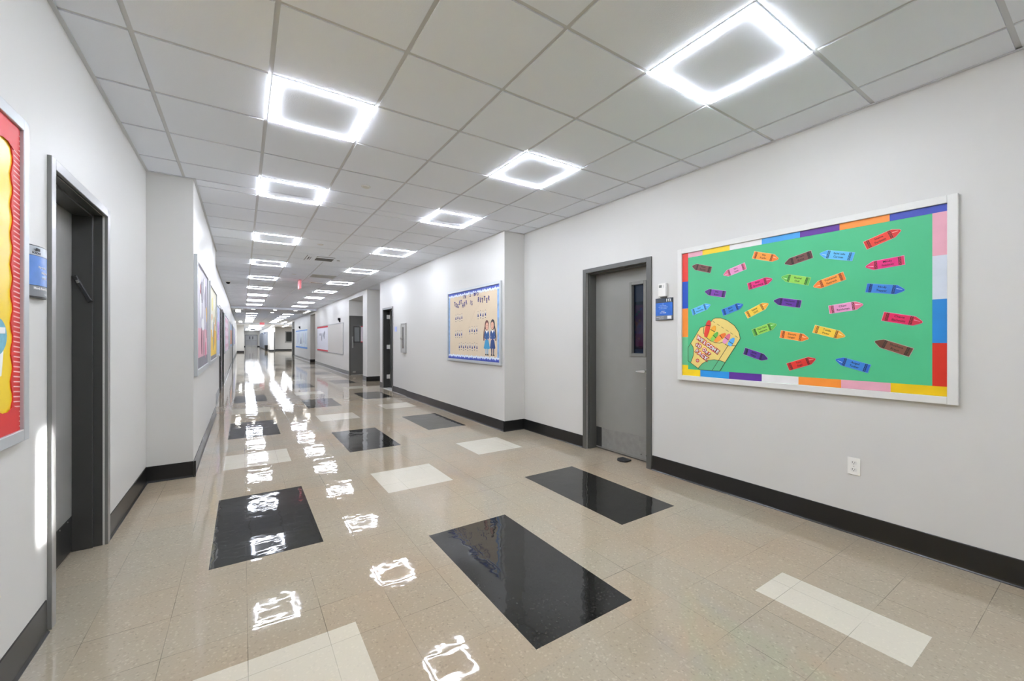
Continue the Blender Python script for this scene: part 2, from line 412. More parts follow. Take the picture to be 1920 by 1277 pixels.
for yy in (2.89, 2.96):
    m.cyl((yy, .075), .007, 'x', lx-.006, lx-.002, 10)
m.build('screw', CHROME, kp)
m = MB(); m.box(lx-.0016, lx, 3.552, 3.640, .03, .262); m.build('edge_plate', mat('shadow_grey_plate', (48, 48, 47), .4), d1)  # dark rectangle low on the leaf, next to the kick plate
m = MB(); m.cyl((2.875, .985), .026, 'x', lx-.012, lx, 20).cyl((2.875, .985), .011, 'x', lx-.06, lx-.012, 14)
m.prism([(y+.04, z) for y, z in ((2.822, .998), (2.84, 1.0), (2.94, .987), (2.946, .98), (2.94, .972), (2.84, .972), (2.822, .976))], 'x', lx-.066, lx-.050)
m.build('lever_handle', CHROME, d1, bevel=.002)
m = MB(); m.cyl((2.90, .80), .008, 'x', lx-.003, lx, 12); m.build('peg', STEELD, d1)
# the room seen through its window
m = MB(); m.box(6.3, 6.4, .6, 6.2, 0, 2.9).box(3.78, 6.4, .5, .6, 0, 2.9).box(3.78, 6.4, 6.1, 6.2, 0, 2.9)
m.box(3.80, 6.4, .5, 6.2, 2.7, 2.8)
struct(m.build('wall_classroom', mat('classroom_paint', (150, 160, 172), .6)))
cbd = thing('classroom_bulletin_board', 'maroon bulletin board inside the room, seen through the narrow door window', 'bulletin board', (6.3, 4.6, .75))
m = MB(); m.box(6.28, 6.298, 4.3, 5.95, 1.15, 2.03); m.build('backing', mat('maroon_paper', (172, 66, 98), .7), cbd)
for a, b in ((1.98, 2.04), (1.14, 1.20)): MB().box(6.27, 6.28, 4.3, 5.95, a, b).build('border', mat('black_border', (30, 28, 40), .7), cbd)
for k, (rgb, a, b) in enumerate((((60, 90, 190), 5.12, 1.90), ((60, 150, 80), 5.17, 1.85), ((40, 150, 90), 5.22, 1.80), ((70, 60, 160), 5.27, 1.75), ((230, 150, 50), 5.15, 1.68), ((230, 170, 90), 5.28, 1.66), ((40, 150, 120), 5.27, 1.56), ((70, 50, 120), 5.15, 1.57), ((60, 60, 140), 5.26, 1.46), ((180, 70, 170), 5.15, 1.45), ((235, 140, 60), 5.17, 1.34), ((235, 200, 60), 5.28, 1.36), ((90, 160, 60), 4.95, 1.6), ((235, 200, 60), 5.45, 1.7), ((60, 90, 190), 4.8, 1.45))):
    m = MB(); m.cyl((a, b), .026, 'x', 6.274, 6.28, 7); m.build('cutout', mat('cutout_%d' % k, rgb, .7), cbd)
L = bpy.data.lights.new('classroom_lamp', 'AREA'); L.shape = 'RECTANGLE'; L.size = 1.2; L.size_y = .6; L.energy = 11.0; L.color = (.75, .85, 1)  # unseen lamp, added to lift the dark room behind the glass
lo = bpy.data.objects.new('classroom_lamp', L); lo.location = (5.3, 3.5, 2.65); COL.objects.link(lo)
m = MB(); m.prism([(3.44, 3.02), (3.475, 3.01), (3.545, 3.02), (3.545, 3.14), (3.47, 3.15), (3.43, 3.12), (3.42, 3.07)], 'z', 0, .018)
tag(m.build('door_stop', mat('black_rubber', (30, 30, 30), .6), bevel=.003), 'low black rubber stop on the floor under the grey windowed door', 'door stop')

# added narrow-beam lamp that makes a pale rectangle on the left wall
L = bpy.data.lights.new('door_window_daylight', 'AREA'); L.shape = 'RECTANGLE'; L.size = .12; L.size_y = .46; L.energy = .42; L.spread = math.radians(1.5); L.color = (.95, .97, 1)
lo = bpy.data.objects.new('door_window_daylight', L); lo.location = (3.47, 3.0, 1.50); COL.objects.link(lo)
lo.rotation_euler = (Vector((XL, 2.70, .675))-Vector(lo.location)).to_track_quat('-Z', 'Y').to_euler()

# left door, deep jamb
d2 = thing('door_2', 'plain grey door in a deep dark jamb beside the red bordered board', 'door', (XL, 3.23, 0), kind='structure')
y0, y1, zt = LD
m = MB(); xf = XL+.016
m.box(XL-.01, xf, y0-.052, y0, 0, zt+.05).box(XL-.01, xf, y1, y1+.055, 0, zt+.05).box(XL-.01, xf, y0, y1, zt, zt+.05)
m.build('frame', mat('satin_frame_paint', (112, 112, 109), .38, spec=1.0, coat=1.0), d2, bevel=.003)
m = MB(); xb = -.895
m.box(xb-.08, XL-.01, y0-.03, y0+.001, 0, zt).box(xb-.08, XL-.01, y1-.001, y1+.03, 0, zt).box(xb-.08, XL-.01, y0-.03, y1+.03, zt-.001, zt+.03)
m.build('jamb', FRAMEL, d2)
m = MB(); sx = -.800
m.box(xb, sx, y1-.016, y1, 0, zt).box(xb, sx, y0, y0+.016, 0, zt).box(xb, sx, y0+.016, y1-.016, zt-.016, zt)
m.build('stop', FRAMEL, d2, bevel=.0025)
m = MB(); m.box(xb-.045, xb, y0+.002, y1-.002, .012, zt-.004); m.build('leaf', mat('grey_metal_door', (140, 140, 136), .4, spec=.5, noise=.06, nscale=2.2), d2)
m = MB(); m.box(xb, xb+.002, y0+.03, y1-.02, .015, .228); kp = m.build('kick_plate', mat('dark_kick_plate', (66, 66, 65), .35, metal=.6), d2)
m = MB()
for yy in (2.9, 3.1, 3.3, 3.45, 3.58): m.cyl((yy, .215), .004, 'x', xb+.002, xb+.004, 8)
m.build('screw', STEEL, kp)
mz = thing('mezuzah_case', 'slim black case fixed slanting on the jamb of the left door', 'doorpost case', (-.845, y1-.017, 1.56))
m = MB(); a = math.atan2(.16, -.072)
def rot2(px, pz, cx=-.845, cz=1.651):
    ca, sa = math.cos(a-PI/2), math.sin(a-PI/2)
    return (cx+px*ca-pz*sa, cz+px*sa+pz*ca)
m.prism([rot2(p, q) for p, q in ((-.010, -.088), (.010, -.088), (.011, -.08), (.011, .08), (.010, .088), (-.010, .088), (-.011, .08), (-.011, -.08))], 'y', y1-.032, y1-.016)
m.build('case', mat('black_metal', (38, 38, 38), .3), mz, bevel=.004)
m = MB()
for p, q in ((-.005, .05), (0, .05), (.005, .05)):
    m.prism([rot2(p-.0012, q-.008), rot2(p+.0012, q-.008), rot2(p+.0012, q+.008), rot2(p-.0012, q+.008)], 'y', y1-.0335, y1-.0318)
m.prism([rot2(-.0062, .040), rot2(.0062, .040), rot2(.0062, .0425), rot2(-.0062, .0425)], 'y', y1-.0335, y1-.0318)
m.build('emblem', STEEL, mz)
for q in (-.083, .083):
    m = MB(); m.prism([rot2(x, q+z) for x, z in ((-.012, -.006), (.012, -.006), (.012, .006), (-.012, .006))], 'y', y1-.034, y1-.016); m.build('end_cap', mat('black_metal', (38, 38, 38), .3), mz, bevel=.002)

# open doorway on the right wall
d3 = thing('door_3', 'open dark doorway with pale hinges beside the extinguisher cabinet', 'door', (XR2, 10.75, 0), kind='structure')
y0, y1, zt = OD
m = MB(); xf = XR2-.014
m.box(xf, XR2+.005, y0-.055, y0, 0, zt+.05).box(xf, XR2+.005, y1, y1+.055, 0, zt+.05).box(xf, XR2+.005, y0, y1, zt, zt+.05)
m.build('frame', FRAMED, d3, bevel=.002)
m = MB(); m.box(XR2+.005, 3.345, y0-.03, y0+.001, 0, zt).box(XR2+.005, 3.345, y1-.001, y1+.03, 0, zt).box(XR2+.005, 3.345, y0-.03, y1+.03, zt-.001, zt+.03)
m.build('jamb', FRAMEL, d3)
m = MB(); m.box(3.352, 4.16, y1-.048, y1-.004, .012, zt-.006); m.build('leaf', LEAFD, d3)
for z in (1.93, 1.115, .31):
    m = MB(); m.box(3.262, 3.348, y1-.0035, y1-.001, z-.055, z+.055).cyl((3.348, y1-.008), .009, 'z', z-.057, z+.057, 10); m.build('hinge', WHITE, d3)
m = MB(); m.box(XR2-.01, 3.40, y0, y1, .001, .014); m.build('threshold', MARBLE, d3, bevel=.003)
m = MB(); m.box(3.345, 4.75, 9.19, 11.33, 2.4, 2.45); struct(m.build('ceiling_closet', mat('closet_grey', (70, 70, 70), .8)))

# doors in the far side of the wall recesses
def recess_door(nm, yface, x0, x1, zt, label, window, poster):
    d = thing(nm, label, 'door', ((x0+x1)/2, yface, 0), kind='structure')
    m = MB(); m.box(x0-.02, x0+.03, yface-.016, yface+.0, 0, zt+.03).box(x1-.03, x1+.02, yface-.016, yface, 0, zt+.03).box(x0+.03, x1-.03, yface-.016, yface, zt-.02, zt+.03); m.build('frame', FRAMED, d)
    m = MB(); m.box(x0+.03, x1-.03, yface-.008, yface, .012, zt-.02); lf = m.build('leaf', LEAFD, d)
    if window:
        a, b, c, e = window
        m = MB(); m.box(a, a+.04, yface-.02, yface-.008, c, e).box(b-.04, b, yface-.02, yface-.008, c, e).box(a+.04, b-.04, yface-.02, yface-.008, c, c+.04).box(a+.04, b-.04, yface-.02, yface-.008, e-.04, e); m.build('window_frame', FRAMEL, lf)
        m = MB(); m.box(a+.04, b-.04, yface-.011, yface-.008, c+.04, e-.04); m.build('glass', mat('grey_glass', (128, 132, 132), .1), lf)
        m = MB(); m.box(x0+.07, x0+.125, yface-.014, yface-.008, 1.0, 1.42); pl = m.build('pull_plate', STEELD, d)
        m = MB(); m.ribbon([(x0+.0975, 1.08), (x0+.0975, 1.34)], .016, 'y', yface-.055, yface-.04).box(x0+.09, x0+.105, yface-.05, yface-.014, 1.09, 1.105).box(x0+.09, x0+.105, yface-.05, yface-.014, 1.315, 1.33); m.build('pull_handle', CHROME, pl)
        m = MB(); m.box(x0+.10, x0+.20, yface-.03, yface-.008, .09, .14); m.build('door_holder', STEEL, d)
        m = MB(); m.box(x1-.26, x1-.12, yface-.05, yface-.008, 2.0, 2.08); m.build('closer', WHITE, d)
    return d
recess_door('door_4', 15.82, XRC+.03, 4.17, 2.15, 'dark grey door with a square window in the recess past the open doorway', (3.40, 3.66, 1.195, 1.80), True)
ps = thing('poster', 'narrow white poster with red edges on the dark recess door', 'poster', (3.76, 15.81, 1.21))
m = MB(); m.box(3.665, 3.90, 15.806, 15.8115, 1.21, 1.80); m.build('sheet', mat('lilac_paper', (214, 206, 214), .7), ps)
for a, b in ((1.775, 1.805), (1.205, 1.235)): MB().box(3.665, 3.90, 15.8045, 15.806, a, b).build('border', mat('red_paper', (206, 62, 74), .7), ps)
recess_door('door_5', 36.42, XRC+.03, 4.2, 2.07, 'plain dark door in the recess at the far end of the right wall', None, None)

# doors along the left corridor wall
for k, (a, b) in enumerate(LDOORS):
    d = thing('door_%d' % (6+k), ('dark framed door, nearer of the pair after the lavender board', 'dark framed door, farther of the pair after the lavender board', 'dark framed door far down the left wall after the orange board')[k], 'door', (XLC, (a+b)/2, 0), kind='structure')
    m = MB(); m.box(XLC-.005, XLC+.014, a-.05, a, 0, 2.15).box(XLC-.005, XLC+.014, b, b+.05, 0, 2.15).box(XLC-.005, XLC+.014, a, b, 2.10, 2.15)
    m.box(XLC-.2, XLC-.005, a-.03, a+.001, 0, 2.1).box(XLC-.2, XLC-.005, b-.001, b+.03, 0, 2.1).box(XLC-.2, XLC-.005, a, b, 2.099, 2.13); m.build('frame', FRAMEL, d)
    m = MB(); m.box(XLC-.19, XLC-.145, a+.003, b-.003, .01, 2.095); m.build('leaf', LEAFD, d)
    m = MB(); m.cyl((a+.07, 1.0), .03, 'x', XLC-.145, XLC-.13, 14).box(XLC-.13, XLC-.09, a+.06, a+.08, .99, 1.01).box(XLC-.1, XLC-.085, a+.06, a+.19, .985, 1.015); m.build('lever_handle', CHROME, d)

# double doors that close the corridor
d = thing('door_9', 'grey double doors with two small windows at the far end of the corridor', 'door', (1.19, 81.0, 0), kind='structure')
m = MB(); m.box(ED[0]-.05, ED[0], 80.98, 81.1, 0, ED[2]+.05).box(ED[1], ED[1]+.05, 80.98, 81.1, 0, ED[2]+.05).box(ED[0], ED[1], 80.98, 81.1, ED[2], ED[2]+.05); m.build('frame', FRAMEL, d)
mid = (ED[0]+ED[1])/2
for k, (a, b, wa) in enumerate(((ED[0], mid-.004, mid-.30), (mid+.004, ED[1], mid+.12))):
    m = MB(); m.box(a, b, 81.03, 81.08, .01, ED[2]); lf = m.build('leaf', mat('blue_grey_door', (168, 169, 172), .4), d)
    m = MB(); m.box(wa, wa+.18, 81.018, 81.03, 1.25, 1.72); m.build('window', mat('dim_glass', (84, 86, 92), .2), lf)
    m = MB(); m.box(a+.03, b-.03, 81.022, 81.03, .03, .26); m.build('kick_plate', STEEL, lf)
    m = MB(); m.box(a+.08, b-.08, 80.97, 80.99, .98, 1.05).box(a+.1, a+.13, 80.99, 81.03, .98, 1.05).box(b-.13, b-.1, 80.99, 81.03, .98, 1.05); m.build('push_bar', STEELD, lf)
# side door beyond the lobby
d = thing('door_10', 'narrow dark door frame at the lobby corner beside the white wall', 'door', (2.9, 51.9, 0), kind='structure')
m = MB(); m.box(2.9, 2.93, 51.0, 51.08, 0, 2.1).box(2.9, 2.93, 52.75, 52.83, 0, 2.1).box(2.9, 2.93, 51.08, 52.75, 2.02, 2.1); m.build('frame', FRAMEL, d)
m = MB(); m.box(2.9, 2.915, 51.08, 52.75, .01, 2.02); m.build('leaf', LEAFD, d)
m = MB(); m.box(2.80, 2.885, 50.675, 50.7, 0, 2.05); m.build('jamb', FRAMEL, d)
# lobby window
wn = thing('window_1', 'dark window with pale grey frame in the lobby wall', 'window', ((WIN[0]+WIN[1])/2, 53.0, WIN[2]), kind='structure')
m = MB(); a, b, c, e = WIN
m.box(a, a+.10, 52.97, 53.15, c, e).box(b-.10, b, 52.97, 53.15, c, e).box(a+.1, b-.1, 52.97, 53.15, e-.1, e).box(a+.1, b-.1, 52.97, 53.15, c, c+.1); m.build('frame', mat('window_grey', (150, 151, 148), .4), wn)
m = MB(); m.box(a+.1, b-.1, 53.10, 53.11, c+.1, e-.1); m.build('pane', mat('dark_pane', (54, 57, 54), .12), wn)
m = MB(); m.box(a-.04, b+.04, 52.94, 52.97, c-.04, c); m.build('sill', mat('window_grey', (150, 151, 148), .4), wn)

# ------------------------------------------------------------------ ceiling fittings
def make_light(x0, y0, z, label, group, sz=G):
    t = thing('ceiling_light', label, 'ceiling light', (x0+sz/2, y0+sz/2, z-.02), group)
    a, b, c, d = x0+.013, x0+sz-.013, y0+.013, y0+sz-.013
    def ring(m, e, w, zb):      # a square ring e inside the opening edge, w wide, hanging down to zb
        A, B, C_, D = a+e, b-e, c+e, d-e; zt = z-.0005
        m.box(A, A+w, C_, D, zb, zt).box(B-w, B, C_, D, zb, zt).box(A+w, B-w, C_, C_+w, zb, zt).box(A+w, B-w, D-w, D, zb, zt)
        return m
    ring(ring(MB(), .0035, .007, z-.006), .0145, .014, z-.006).build('led_strip', LED, t)
    ring(MB(), .0112, .0028, z-.0095).build('frame', TEE, t)
    return t
ROWN = {-11: 'behind', -7: 'behind', -3: 'nearest', 0: 'nearest'}
names = []
for c, side in ((1, 'left'), (4, 'right')):
    rows = [r for r in (-11, -7, -3, 0, 3, 7, 11, 15, 19, 23, 27, 31)]
    vis = [r for r in rows if (r >= 0 if c == 1 else r >= -3)]
    for r in rows:
        if r in vis:
            lab = 'square frame light in the %s ceiling row, %s from the camera' % (side, ordinal(vis.index(r)))
        else:
            lab = 'square frame light in the %s row, out of view behind the camera' % side
        names.append((GX+G*c, GY+G*r, lab))
proto = None
for x0, y0, lab in names:
    if proto is None: proto = make_light(x0, y0, Z1, lab, 'square frame lights on the near ceiling')
    else: copy_tree(proto, (x0+G/2, y0+G/2, Z1-.02), lab)
p2 = None
for c, side in ((1, 'left'), (4, 'right')):
    for k, r in enumerate((41, 45, 49, 53, 57, 61, 65)):
        lab = 'distant square panel light on the lower ceiling, %s row, %s from its start' % (side, ordinal(k))
        x0, y0 = GX+G*c, GY+G*(r-.35)
        if p2 is None:
            p2 = thing('ceiling_light', lab, 'ceiling light', (x0+G/2, y0+G/2, Z2-.02), 'panel lights on the lower ceiling')
            m = MB(); m.box(x0+.01, x0+G-.01, y0+.01, y0+G-.01, Z2-.006, Z2-.0005); m.build('frame', ALU, p2)
            m = MB(); m.box(x0+.03, x0+G-.03, y0+.03, y0+G-.03, Z2-.009, Z2-.006); m.build('diffuser', LEDP, p2)
        else: copy_tree(p2, (x0+G/2, y0+G/2, Z2-.02), lab)
pe = None  # panel lights added to brighten the end doors and the walls around them
for k, (x, y) in enumerate(((.62, 64.5), (1.82, 64.5), (.62, 70.0), (1.82, 70.0), (.62, 75.5), (1.82, 75.5), (1.22, 79.0))):
    lab = 'tiny distant panel light in the far corridor, %s toward the double doors' % ordinal(k)
    if pe is None:
        pe = thing('ceiling_light', lab, 'ceiling light', (x, y, Z3-.02), 'tiny panel lights before the double doors')
        m = MB(); m.box(x-.3, x+.3, y-.3, y+.3, Z3-.006, Z3-.0005); m.build('frame', ALU, pe)
        m = MB(); m.box(x-.28, x+.28, y-.28, y+.28, Z3-.009, Z3-.006); m.build('diffuser', LEDL, pe)
    else: copy_tree(pe, (x, y, Z3-.02), lab)
# broad luminous panels in the far corridor
pp = None
for k in range(5):
    y0 = 46.0+3.3*k
    if pp is None:
        pp = thing('light_panel', 'bright flat light panel over the far corridor, first from the lobby', 'ceiling light', (1.15, y0+1.5, Z3-.03), 'light panels over the far corridor')
        m = MB(); m.box(.52, 1.78, y0, y0+3.0, Z3-.02, Z3-.001); m.build('frame', ALU, pp)
        m = MB(); m.box(.55, 1.75, y0+.03, y0+2.97, Z3-.026, Z3-.02); m.build('diffuser', LEDF, pp)
    else: copy_tree(pp, (1.15, y0+1.5, Z3-.03), 'bright flat light panel over the far corridor, %s from the lobby' % ordinal(k))
for k, (x, ya, yb, z) in enumerate(((3.03, 39.2, 43.6, Z2), (3.62, 39.2, 43.6, Z2), (3.62, 44.6, 50.5, Z3), (2.52, 46.5, 50.4, Z3), (5.0, 44.6, 50.5, Z3))):
    t = thing('linear_ceiling_light', 'long slim ceiling light over the side lobby, %s of its kind' % ordinal(k), 'ceiling light', (x, (ya+yb)/2, z-.04), 'linear lights over the side lobby')
    m = MB(); m.box(x-.09, x+.09, ya, yb, z-.03, z-.001); m.build('housing', ALU, t)
    m = MB(); m.box(x-.075, x+.075, ya+.02, yb-.02, z-.036, z-.03); m.build('diffuser', LEDL, t)
dl = None
DL = [(.44, 23.85, 'round downlight on the lower ceiling in front of the left light row'), (1.37, 23.9, 'round downlight in the middle of the lower ceiling edge'), (2.28, 23.85, 'round downlight at the lower ceiling edge in front of the right row'), (1.37, 26.3, 'round downlight in the corridor middle behind the ceiling edge'),
      (2.90, 23.85, 'round downlight along the right wall, nearest of three'), (2.92, 24.75, 'round downlight along the right wall, middle of three'), (2.91, 25.65, 'round downlight along the right wall, farthest of three')]
for x, y, lab in DL:
    if dl is None:
        dl = thing('downlight', lab, 'ceiling light', (x, y, Z2-.02), 'round downlights on the lower ceiling')
        m = MB(); m.cyl((x, y), .095, 'z', Z2-.012, Z2-.0005, 28); m.build('trim_ring', WHITE, dl)
        m = MB(); m.cyl((x, y), .075, 'z', Z2-.016, Z2-.012, 28); m.build('lens', LAMPW, dl)
    else: copy_tree(dl, (x, y, (Z2 if y < 44 else Z3)-.02), lab)
for x, y, z, lab in ((-.19, 24.7, Z2, 'small white box lamp under the lower ceiling near the left wall'), (-.15, 40.5, Z2, 'small white box lamp far along the left wall before the pier')):
    t = thing('emergency_ceiling_light', lab, 'emergency light', (x, y, z-.16))
    m = MB(); m.box(x-.11, x+.11, y-.04, y+.04, z-.14, z-.001); m.build('housing', WHITE, t, bevel=.008)
    for s in (-.055, .055):
        m = MB(); m.cyl((x+s, z-.07), .045, 'y', y-.055, y-.04, 18); m.build('lamp_head', LAMPW, t)
# exit signs
t = thing('exit_sign', 'red exit sign hanging from the near corridor ceiling, seen edge on', 'exit sign', (1.26, 12.15, Z1-.27))
m = MB(); m.box(1.235, 1.285, 12.0, 12.32, Z1-.235, Z1-.025); m.build('housing', PINKY, t, bevel=.006)
m = MB(); m.box(1.225, 1.295, 12.06, 12.26, Z1-.025, Z1-.001); m.build('canopy', mat('canopy_rose', (196, 120, 124), .5), t)
text_x('lettering', 'EXIT', .15, 12.16, Z1-.13, 1.2345, -1, EXITR, t, ext=.001, bold=.004)
text_x('lettering', 'EXIT', .15, 12.16, Z1-.13, 1.2855, 1, EXITR, t, ext=.001, bold=.004)
m = MB(); m.box(1.2495, 1.2545, 11.996, 12.0, Z1-.225, Z1-.04).box(1.2655, 1.2705, 11.996, 12.0, Z1-.225, Z1-.04); m.build('edge_stripe', EXITR, t)
t = thing('exit_sign', 'distant red exit sign facing the camera before the far corridor', 'exit sign', (1.35, 40.0, Z2-.36))
m = MB(); m.box(1.18, 1.52, 39.98, 40.02, Z2-.33, Z2-.09); m.build('housing', PINKY, t, bevel=.006)
m = MB(); m.cyl((1.35, 40.0), .012, 'z', Z2-.09, Z2-.001, 10); m.build('stem', WHITE, t)
me = text_mesh('EXIT', .17, .002, .005); me.transform(Matrix.Translation((1.35, 39.979, Z2-.21)) @ Matrix.Rotation(PI/2, 4, 'X')); link('lettering', me, EXITR, t)
# cassette diffuser and grilles
GRY = mat('grille_grey', (150, 150, 147), .5); GRD = mat('grille_dark', (104, 103, 100), .6)
t = thing('air_diffuser', 'square ceiling air unit with dark slots and grey grille', 'air vent', (1.3, 8.62, Z1-.012))
m = MB(); m.box(.985, 1.62, 8.33, 8.95, Z1-.008, Z1-.0005); m.build('panel', CEILT, t, bevel=.002)
m = MB()
for k in range(9): m.box(1.178, 1.482, 8.578+.029*k, 8.60+.029*k, Z1-.014, Z1-.009)
m.box(1.175, 1.485, 8.575, 8.842, Z1-.0095, Z1-.008); m.build('grille', GRD, t)
for a, b, c, d in ((1.16, 1.485, 8.415, 8.45), (1.042, 1.058, 8.55, 8.84), (1.078, 1.088, 8.55, 8.84), (.998, 1.006, 8.37, 8.93)):
    m = MB(); m.box(a, b, c, d, Z1-.0092, Z1-.008); m.build('slot', BLACK, t)
m = MB(); m.cyl((1.583, 8.67), .03, 'z', Z1-.014, Z1-.008, 18); m.build('sensor', GRY, t)
t = thing('return_grille', 'flat grey return air grille on the ceiling past the air unit', 'air vent', (1.67, 11.1, Z1-.01))
m = MB(); m.box(1.40, 1.94, 10.85, 11.36, Z1-.006, Z1-.0005); m.build('frame', mat('grille_pale', (196, 196, 192), .6), t)
m = MB()
for k in range(22): m.box(1.42, 1.92, 10.87+.022*k, 10.883+.022*k, Z1-.010, Z1-.006)
m.build('louvre', mat('grille_pale2', (186, 186, 182), .6), t)
t = thing('slot_vent', 'short dark slot vent on the ceiling beside the fifth right light', 'air vent', (1.71, 12.47, Z1-.01))
m = MB(); m.box(1.54, 1.88, 12.38, 12.56, Z1-.005, Z1-.0005); m.build('frame', mat('diffuser_white', (240, 240, 237), .6), t)
m = MB(); m.box(1.57, 1.85, 12.43, 12.51, Z1-.007, Z1-.005); m.build('slot', GRD, t)
sp = None
for x, y, lab in ((1.05, 4.31, 'small round ceiling cover disc nearest the camera'), (1.07, 7.37, 'small round ceiling cover disc just before the air unit'), (1.03, 11.1, 'small round ceiling cover disc between air unit and exit sign')):
    if sp is None:
        sp = thing('sprinkler_cover', lab, 'sprinkler cover', (x, y, Z1-.012), 'round sprinkler covers on the ceiling')
        m = MB(); m.cyl((x, y), .036, 'z', Z1-.010, Z1-.003, 24, .044); m.build('disc', mat('cover_grey', (222, 222, 218), .5), sp)
        m = MB(); m.cyl((x, y), .046, 'z', Z1-.003, Z1-.0004, 24); m.build('ring', mat('cover_ring', (196, 196, 192), .5), sp)
    else: copy_tree(sp, (x, y, Z1-.012), lab)
t = thing('security_camera', 'tiny dark dome camera on the ceiling along the left wall', 'security camera', (-.33, 13.45, Z1-.09))
m = MB(); m.cyl((-.33, 13.45), .06, 'z', Z1-.025, Z1-.0005, 20); m.build('mount', WHITE, t)
bm = bmesh.new(); bmesh.ops.create_uvsphere(bm, u_segments=16, v_segments=10, radius=.048)
bmesh.ops.translate(bm, verts=bm.verts, vec=(-.33, 13.45, Z1-.03)); me = bpy.data.meshes.new('dome'); bm.to_mesh(me); bm.free(); link('dome', me, mat('dome_black', (20, 20, 22), .1), t, True)

# ------------------------------------------------------------------ boards
def frame_x(m, x0, x1, ya, yb, za, zb, w):
    m.box(x0, x1, ya, ya+w, za, zb).box(x0, x1, yb-w, yb, za, zb).box(x0, x1, ya+w, yb-w, za, za+w).box(x0, x1, ya+w, yb-w, zb-w, zb)
PAL = dict(brown=((112, 72, 66), (92, 58, 54)), pink=((228, 150, 198), (222, 106, 138)), orange=((246, 152, 56), (238, 122, 44)), magenta=((222, 36, 122), (206, 44, 92)), lime=((146, 208, 82), (98, 186, 76)),
           purple=((122, 58, 164), (88, 44, 128)), violet=((96, 44, 150), (66, 34, 116)), sky=((98, 188, 242), (84, 172, 236)), blue=((52, 126, 208), (30, 100, 196)), yellow=((240, 200, 62), (242, 172, 52)), red=((226, 64, 46), (208, 48, 40)), crimson=((214, 22, 88), (200, 36, 62)),
           chocolate=((124, 78, 60), (94, 56, 40)), scarlet=((216, 44, 34), (190, 30, 32)), indigo=((84, 48, 146), (62, 38, 112)))
bd = thing('bulletin_board', 'green bulletin board with paper crayons in a white frame', 'bulletin board', (XR, 1.48, .95))
m = MB(); frame_x(m, 3.462, XR-.0004, .563, 2.398, .948, 2.182, .045); m.build('frame', ALU, bd, bevel=.003)
m = MB(); m.box(3.4775, XR-.001, .608, 2.353, .993, 2.137); m.build('backing_paper', mat('green_paper', (72, 184, 130), .55, noise=.03, nscale=1.2), bd)
XB = 3.4775
SC = dict(red=(222, 58, 44), pinkp=(226, 166, 182), yellow=(244, 208, 26), white=(232, 231, 230), sky=(70, 160, 226), purple=(92, 46, 146), orange=(240, 144, 52), royal=(52, 72, 176), blue=(28, 132, 206), green=(104, 190, 140), pale=(208, 216, 228), redd=(206, 40, 26), yel2=(232, 192, 12), bluel=(40, 146, 220), navy=(24, 78, 182))
def strip(ya, yb, za, zb, c, label):
    m = MB(); m.box(XB-.0016, XB-.0002, min(ya, yb), max(ya, yb), min(za, zb), max(za, zb))
    tag(m.build('border_strip', mat('strip_'+c, SC[c], .4, noise=.05, nscale=9)), label, 'paper strip', 'coloured paper strips around the green board')
for a, b, c, nme in ((2.294, 2.15, 'pinkp', 'pink paper strip at the left start of the top border'), (2.15, 1.903, 'yellow', 'yellow paper strip in the top border of the green board'), (1.903, 1.644, 'white', 'white paper strip in the top border between yellow and blue'), (1.644, 1.374, 'sky', 'streaky light blue strip in the top border'), (1.374, 1.132, 'purple', 'purple paper strip in the top border of the green board'), (1.132, .867, 'orange', 'orange paper strip in the top border of the green board'), (.867, .609, 'royal', 'royal blue streaky strip at the right end of the top border')):
    strip(a, b, 2.092, 2.1365, c, nme)
for a, b, c, nme in ((2.1365, 1.872, 'red', 'red paper strip at the top of the left border'), (1.872, 1.62, 'navy', 'dark blue paper strip in the left border'), (1.62, 1.352, 'orange', 'orange paper strip in the left border of the green board'), (1.352, 1.09, 'green', 'pale green paper strip in the left border'), (1.09, 1.052, 'yellow', 'small yellow paper piece at the foot of the left border')):
    strip(2.353, 2.294, a, b, c, nme)
for a, b, c, nme in ((2.092, 1.834, 'pinkp', 'pink paper strip at the top of the right border'), (1.834, 1.573, 'pale', 'pale bluish white strip in the right border'), (1.573, 1.311, 'blue', 'blue paper strip in the right border of the green board'), (1.311, 1.052, 'redd', 'red paper strip at the foot of the right border')):
    strip(.672, .609, a, b, c, nme)
for a, b, c, nme in ((2.353, 2.171, 'yellow', 'yellow paper strip at the left end of the bottom border'), (2.171, 1.907, 'bluel', 'bright blue paper strip in the bottom border'), (1.907, 1.644, 'purple', 'purple paper strip in the bottom border of the green board'), (1.644, 1.384, 'white', 'white paper strip in the bottom border between purple and orange'), (1.384, 1.123, 'orange', 'orange paper strip in the bottom border of the green board'), (1.123, .862, 'pinkp', 'pink paper strip in the bottom border of the green board'), (.862, .609, 'yel2', 'yellow paper strip at the right end of the bottom border')):
    strip(a, b, .994, 1.052, c, nme)

